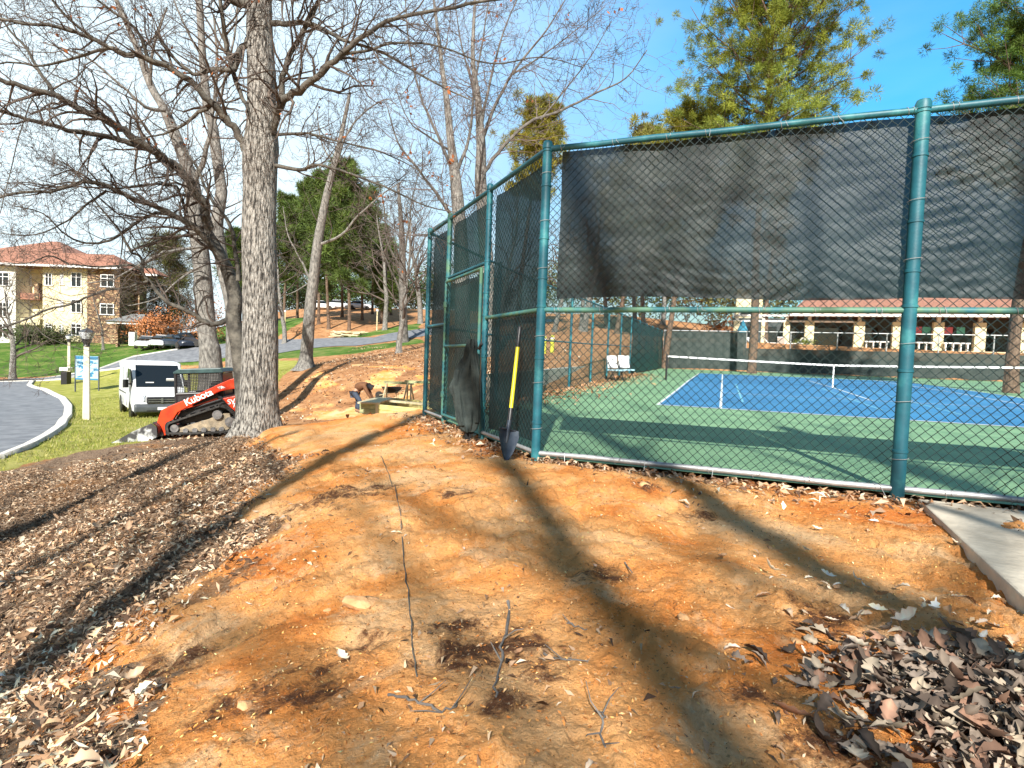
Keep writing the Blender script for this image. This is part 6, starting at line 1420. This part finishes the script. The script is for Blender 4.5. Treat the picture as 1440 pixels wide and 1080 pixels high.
# grass blades on the near lawn
n = 60000; x = g.uniform(-24, -7, n); y = g.uniform(8, 34, n); k = inpoly(x, y, LAWN) & (vnoise(x*1.3, y*1.3, 3) > .25); x, y = x[k], y[k]; n = len(x)
z = terrain(x, y); h = g.uniform(.04, .11, n); a = g.uniform(0, 6.28, n); lean_ = g.normal(0, .04, (n, 2))
V = np.stack([np.stack([x-.012*np.cos(a), y-.012*np.sin(a), z-.01], 1), np.stack([x+.012*np.cos(a), y+.012*np.sin(a), z-.01], 1), np.stack([x+lean_[:, 0], y+lean_[:, 1], z+h], 1)], 1).reshape(-1, 3)
c = np.array([(.30,.32,.06), (.42,.40,.1), (.2,.27,.04), (.5,.45,.2)])[g.integers(0, 4, n)]*g.uniform(.7, 1.2, (n, 1)); c = np.repeat(c[:, None], 3, 1).reshape(-1, 3)
mb = MB(); mb.addnp(V, t=np.arange(3*n).reshape(-1, 3)); o = mb.build('grass', M['grassblade'], colors=np.c_[c, np.ones(len(c))]); tag(o, 'short patchy dry grass blades on the near lawn', 'grass', None, 'stuff')

# ------------------------------------------------------------------ sticks, roots, string, stones on the clay
def stick(pxs, r0, r1, label, name='fallen_stick', mt='limb_light', branch=()):
    pts = []
    for x, y in pxs: p = G(x, y); pts.append(Vector((p.x, p.y, tz(p.x, p.y, True)+r0*.8)))
    P, Rr = smoothline(pts, list(np.linspace(r0*.7, r1*.7, len(pts))), 4); P = [p+rvec()*r0*.55 for p in P]; Rr = [r*rnd.uniform(.75, 1.3) for r in Rr]
    for p in P: p.z = max(p.z, tz(p.x, p.y, True)+r0*.4)
    t = thing(name, label, 'stick', P[0]); mb = MB(); mb.tube(P, Rr, 7); put(mb.build('stem', M[mt], t, smooth=True), t)
    mb = MB(); n = 0
    for i in branch: q = P[i]; d = Vector((rnd.uniform(-1, 1), rnd.uniform(-1, 1), .35)).normalized(); mb.tube([q, q+d*.05, q+d*.09+rvec()*.01], [r1*.8, r1*.6, r1*.3], 5); n += 1
    if n: put(mb.build('side_twig', M[mt], t), t)
    return t
stick([(712,835),(714,870),(706,905),(704,935),(697,965),(698,1000)], .009, .004, 'long crooked grey root lying over the dark soil patch near the bottom centre', 'exposed_root', 'limb_light', (6, 12))
stick([(764,922),(790,931),(828,938)], .006, .003, 'short pale stick lying flat right of the crooked root', branch=(4,))
stick([(798,872),(812,878),(826,885)], .005, .003, 'small light twig above the pale stick', branch=(3,))
stick([(548,985),(575,994),(605,1004),(632,1012),(642,1002)], .006, .003, 'brown twig with forked tip near the bottom edge', branch=(6, 10, 13))
stick([(880,787),(888,800)], .005, .003, 'tiny twig beside the dark spot in the middle of the clay', branch=(1,))
stick([(838,1010),(850,1030),(842,1050),(850,1075)], .005, .003, 'wispy root tuft at the bottom edge right of centre', branch=(2, 5, 8, 11))
stick([(1340,985),(1300,1010),(1262,1018)], .006, .003, 'thin dark twig beside the leaf heap', mt='limb')
stick([(240,745),(258,738),(272,748)], .006, .003, 'short curved stick in the leaf litter on the left slope', branch=(3,))
stick([(555,690),(563,735),(569,790),(575,840),(579,890),(583,935),(585,960)], .0045, .0035, 'dark string line laid straight across the clay', 'string_line', 'limb')
stick([(536,640),(544,665),(552,690)], .004, .003, 'upper loose end of the dark string line near the crest', 'string_line', 'limb')
# flat stone and dirt clods
M['rock'] = mat('clay_rock', (.5,.26,.11), (.66,.4,.2), rough=.95, scale=9, bump=.6, dist=.02)
def rock(p, s, label, seed=0, flat=.5):
    rs = random.Random(seed); V = []; F = []; n, m_ = 10, 6
    for i in range(m_+1):
        th = math.pi*i/m_
        for k in range(n): a = 2*math.pi*k/n; f = s*(1+.25*math.sin(a*3+seed)+rs.uniform(-.12, .12)); V.append((math.sin(th)*math.cos(a)*f, math.sin(th)*math.sin(a)*f*.7, math.cos(th)*s*flat*(1+rs.uniform(-.1, .1))))
    for i in range(m_):
        for k in range(n): k2 = (k+1) % n; F.append((i*n+k, (i+1)*n+k, (i+1)*n+k2, i*n+k2))
    mb = MB(); mb.add(V, F); o = mb.build('clay_clod', M['rock'], smooth=True); o.location = p; o.rotation_euler = (rs.uniform(-.2, .2), rs.uniform(-.2, .2), rs.uniform(0, 6)); tag(o, label, 'clod', 'clods of clay on the mound'); return o
rp = G(512, 850); rock(Vector((rp.x, rp.y, tz(rp.x, rp.y, True)+.005)), .09, 'largest flat pale clod left of the string line', 3, .35)
locs = [(462,852,'clod between the left footprints and the flat pale one'),(345,1010,'clod near the bottom left among leaves'),(905,690,'clod in the sunny middle near the fence'),(655,760,'clod right of the string line in the middle'),(960,870,'clod on the sunny strip right of the dark spot'),(430,640,'clod near the foot of the big oak'),(1120,900,'clod between the long shadows at the right'),(715,640,'clod beside the shovel blade')]
for k, (a_, b_, lb) in enumerate(locs): p = G(a_, b_); rock(Vector((p.x, p.y, tz(p.x, p.y, True))), .02+.012*(k % 3), lb, k+20)
print('objects', len(bpy.data.objects), 'verts', sum(len(m.vertices) for m in bpy.data.meshes))
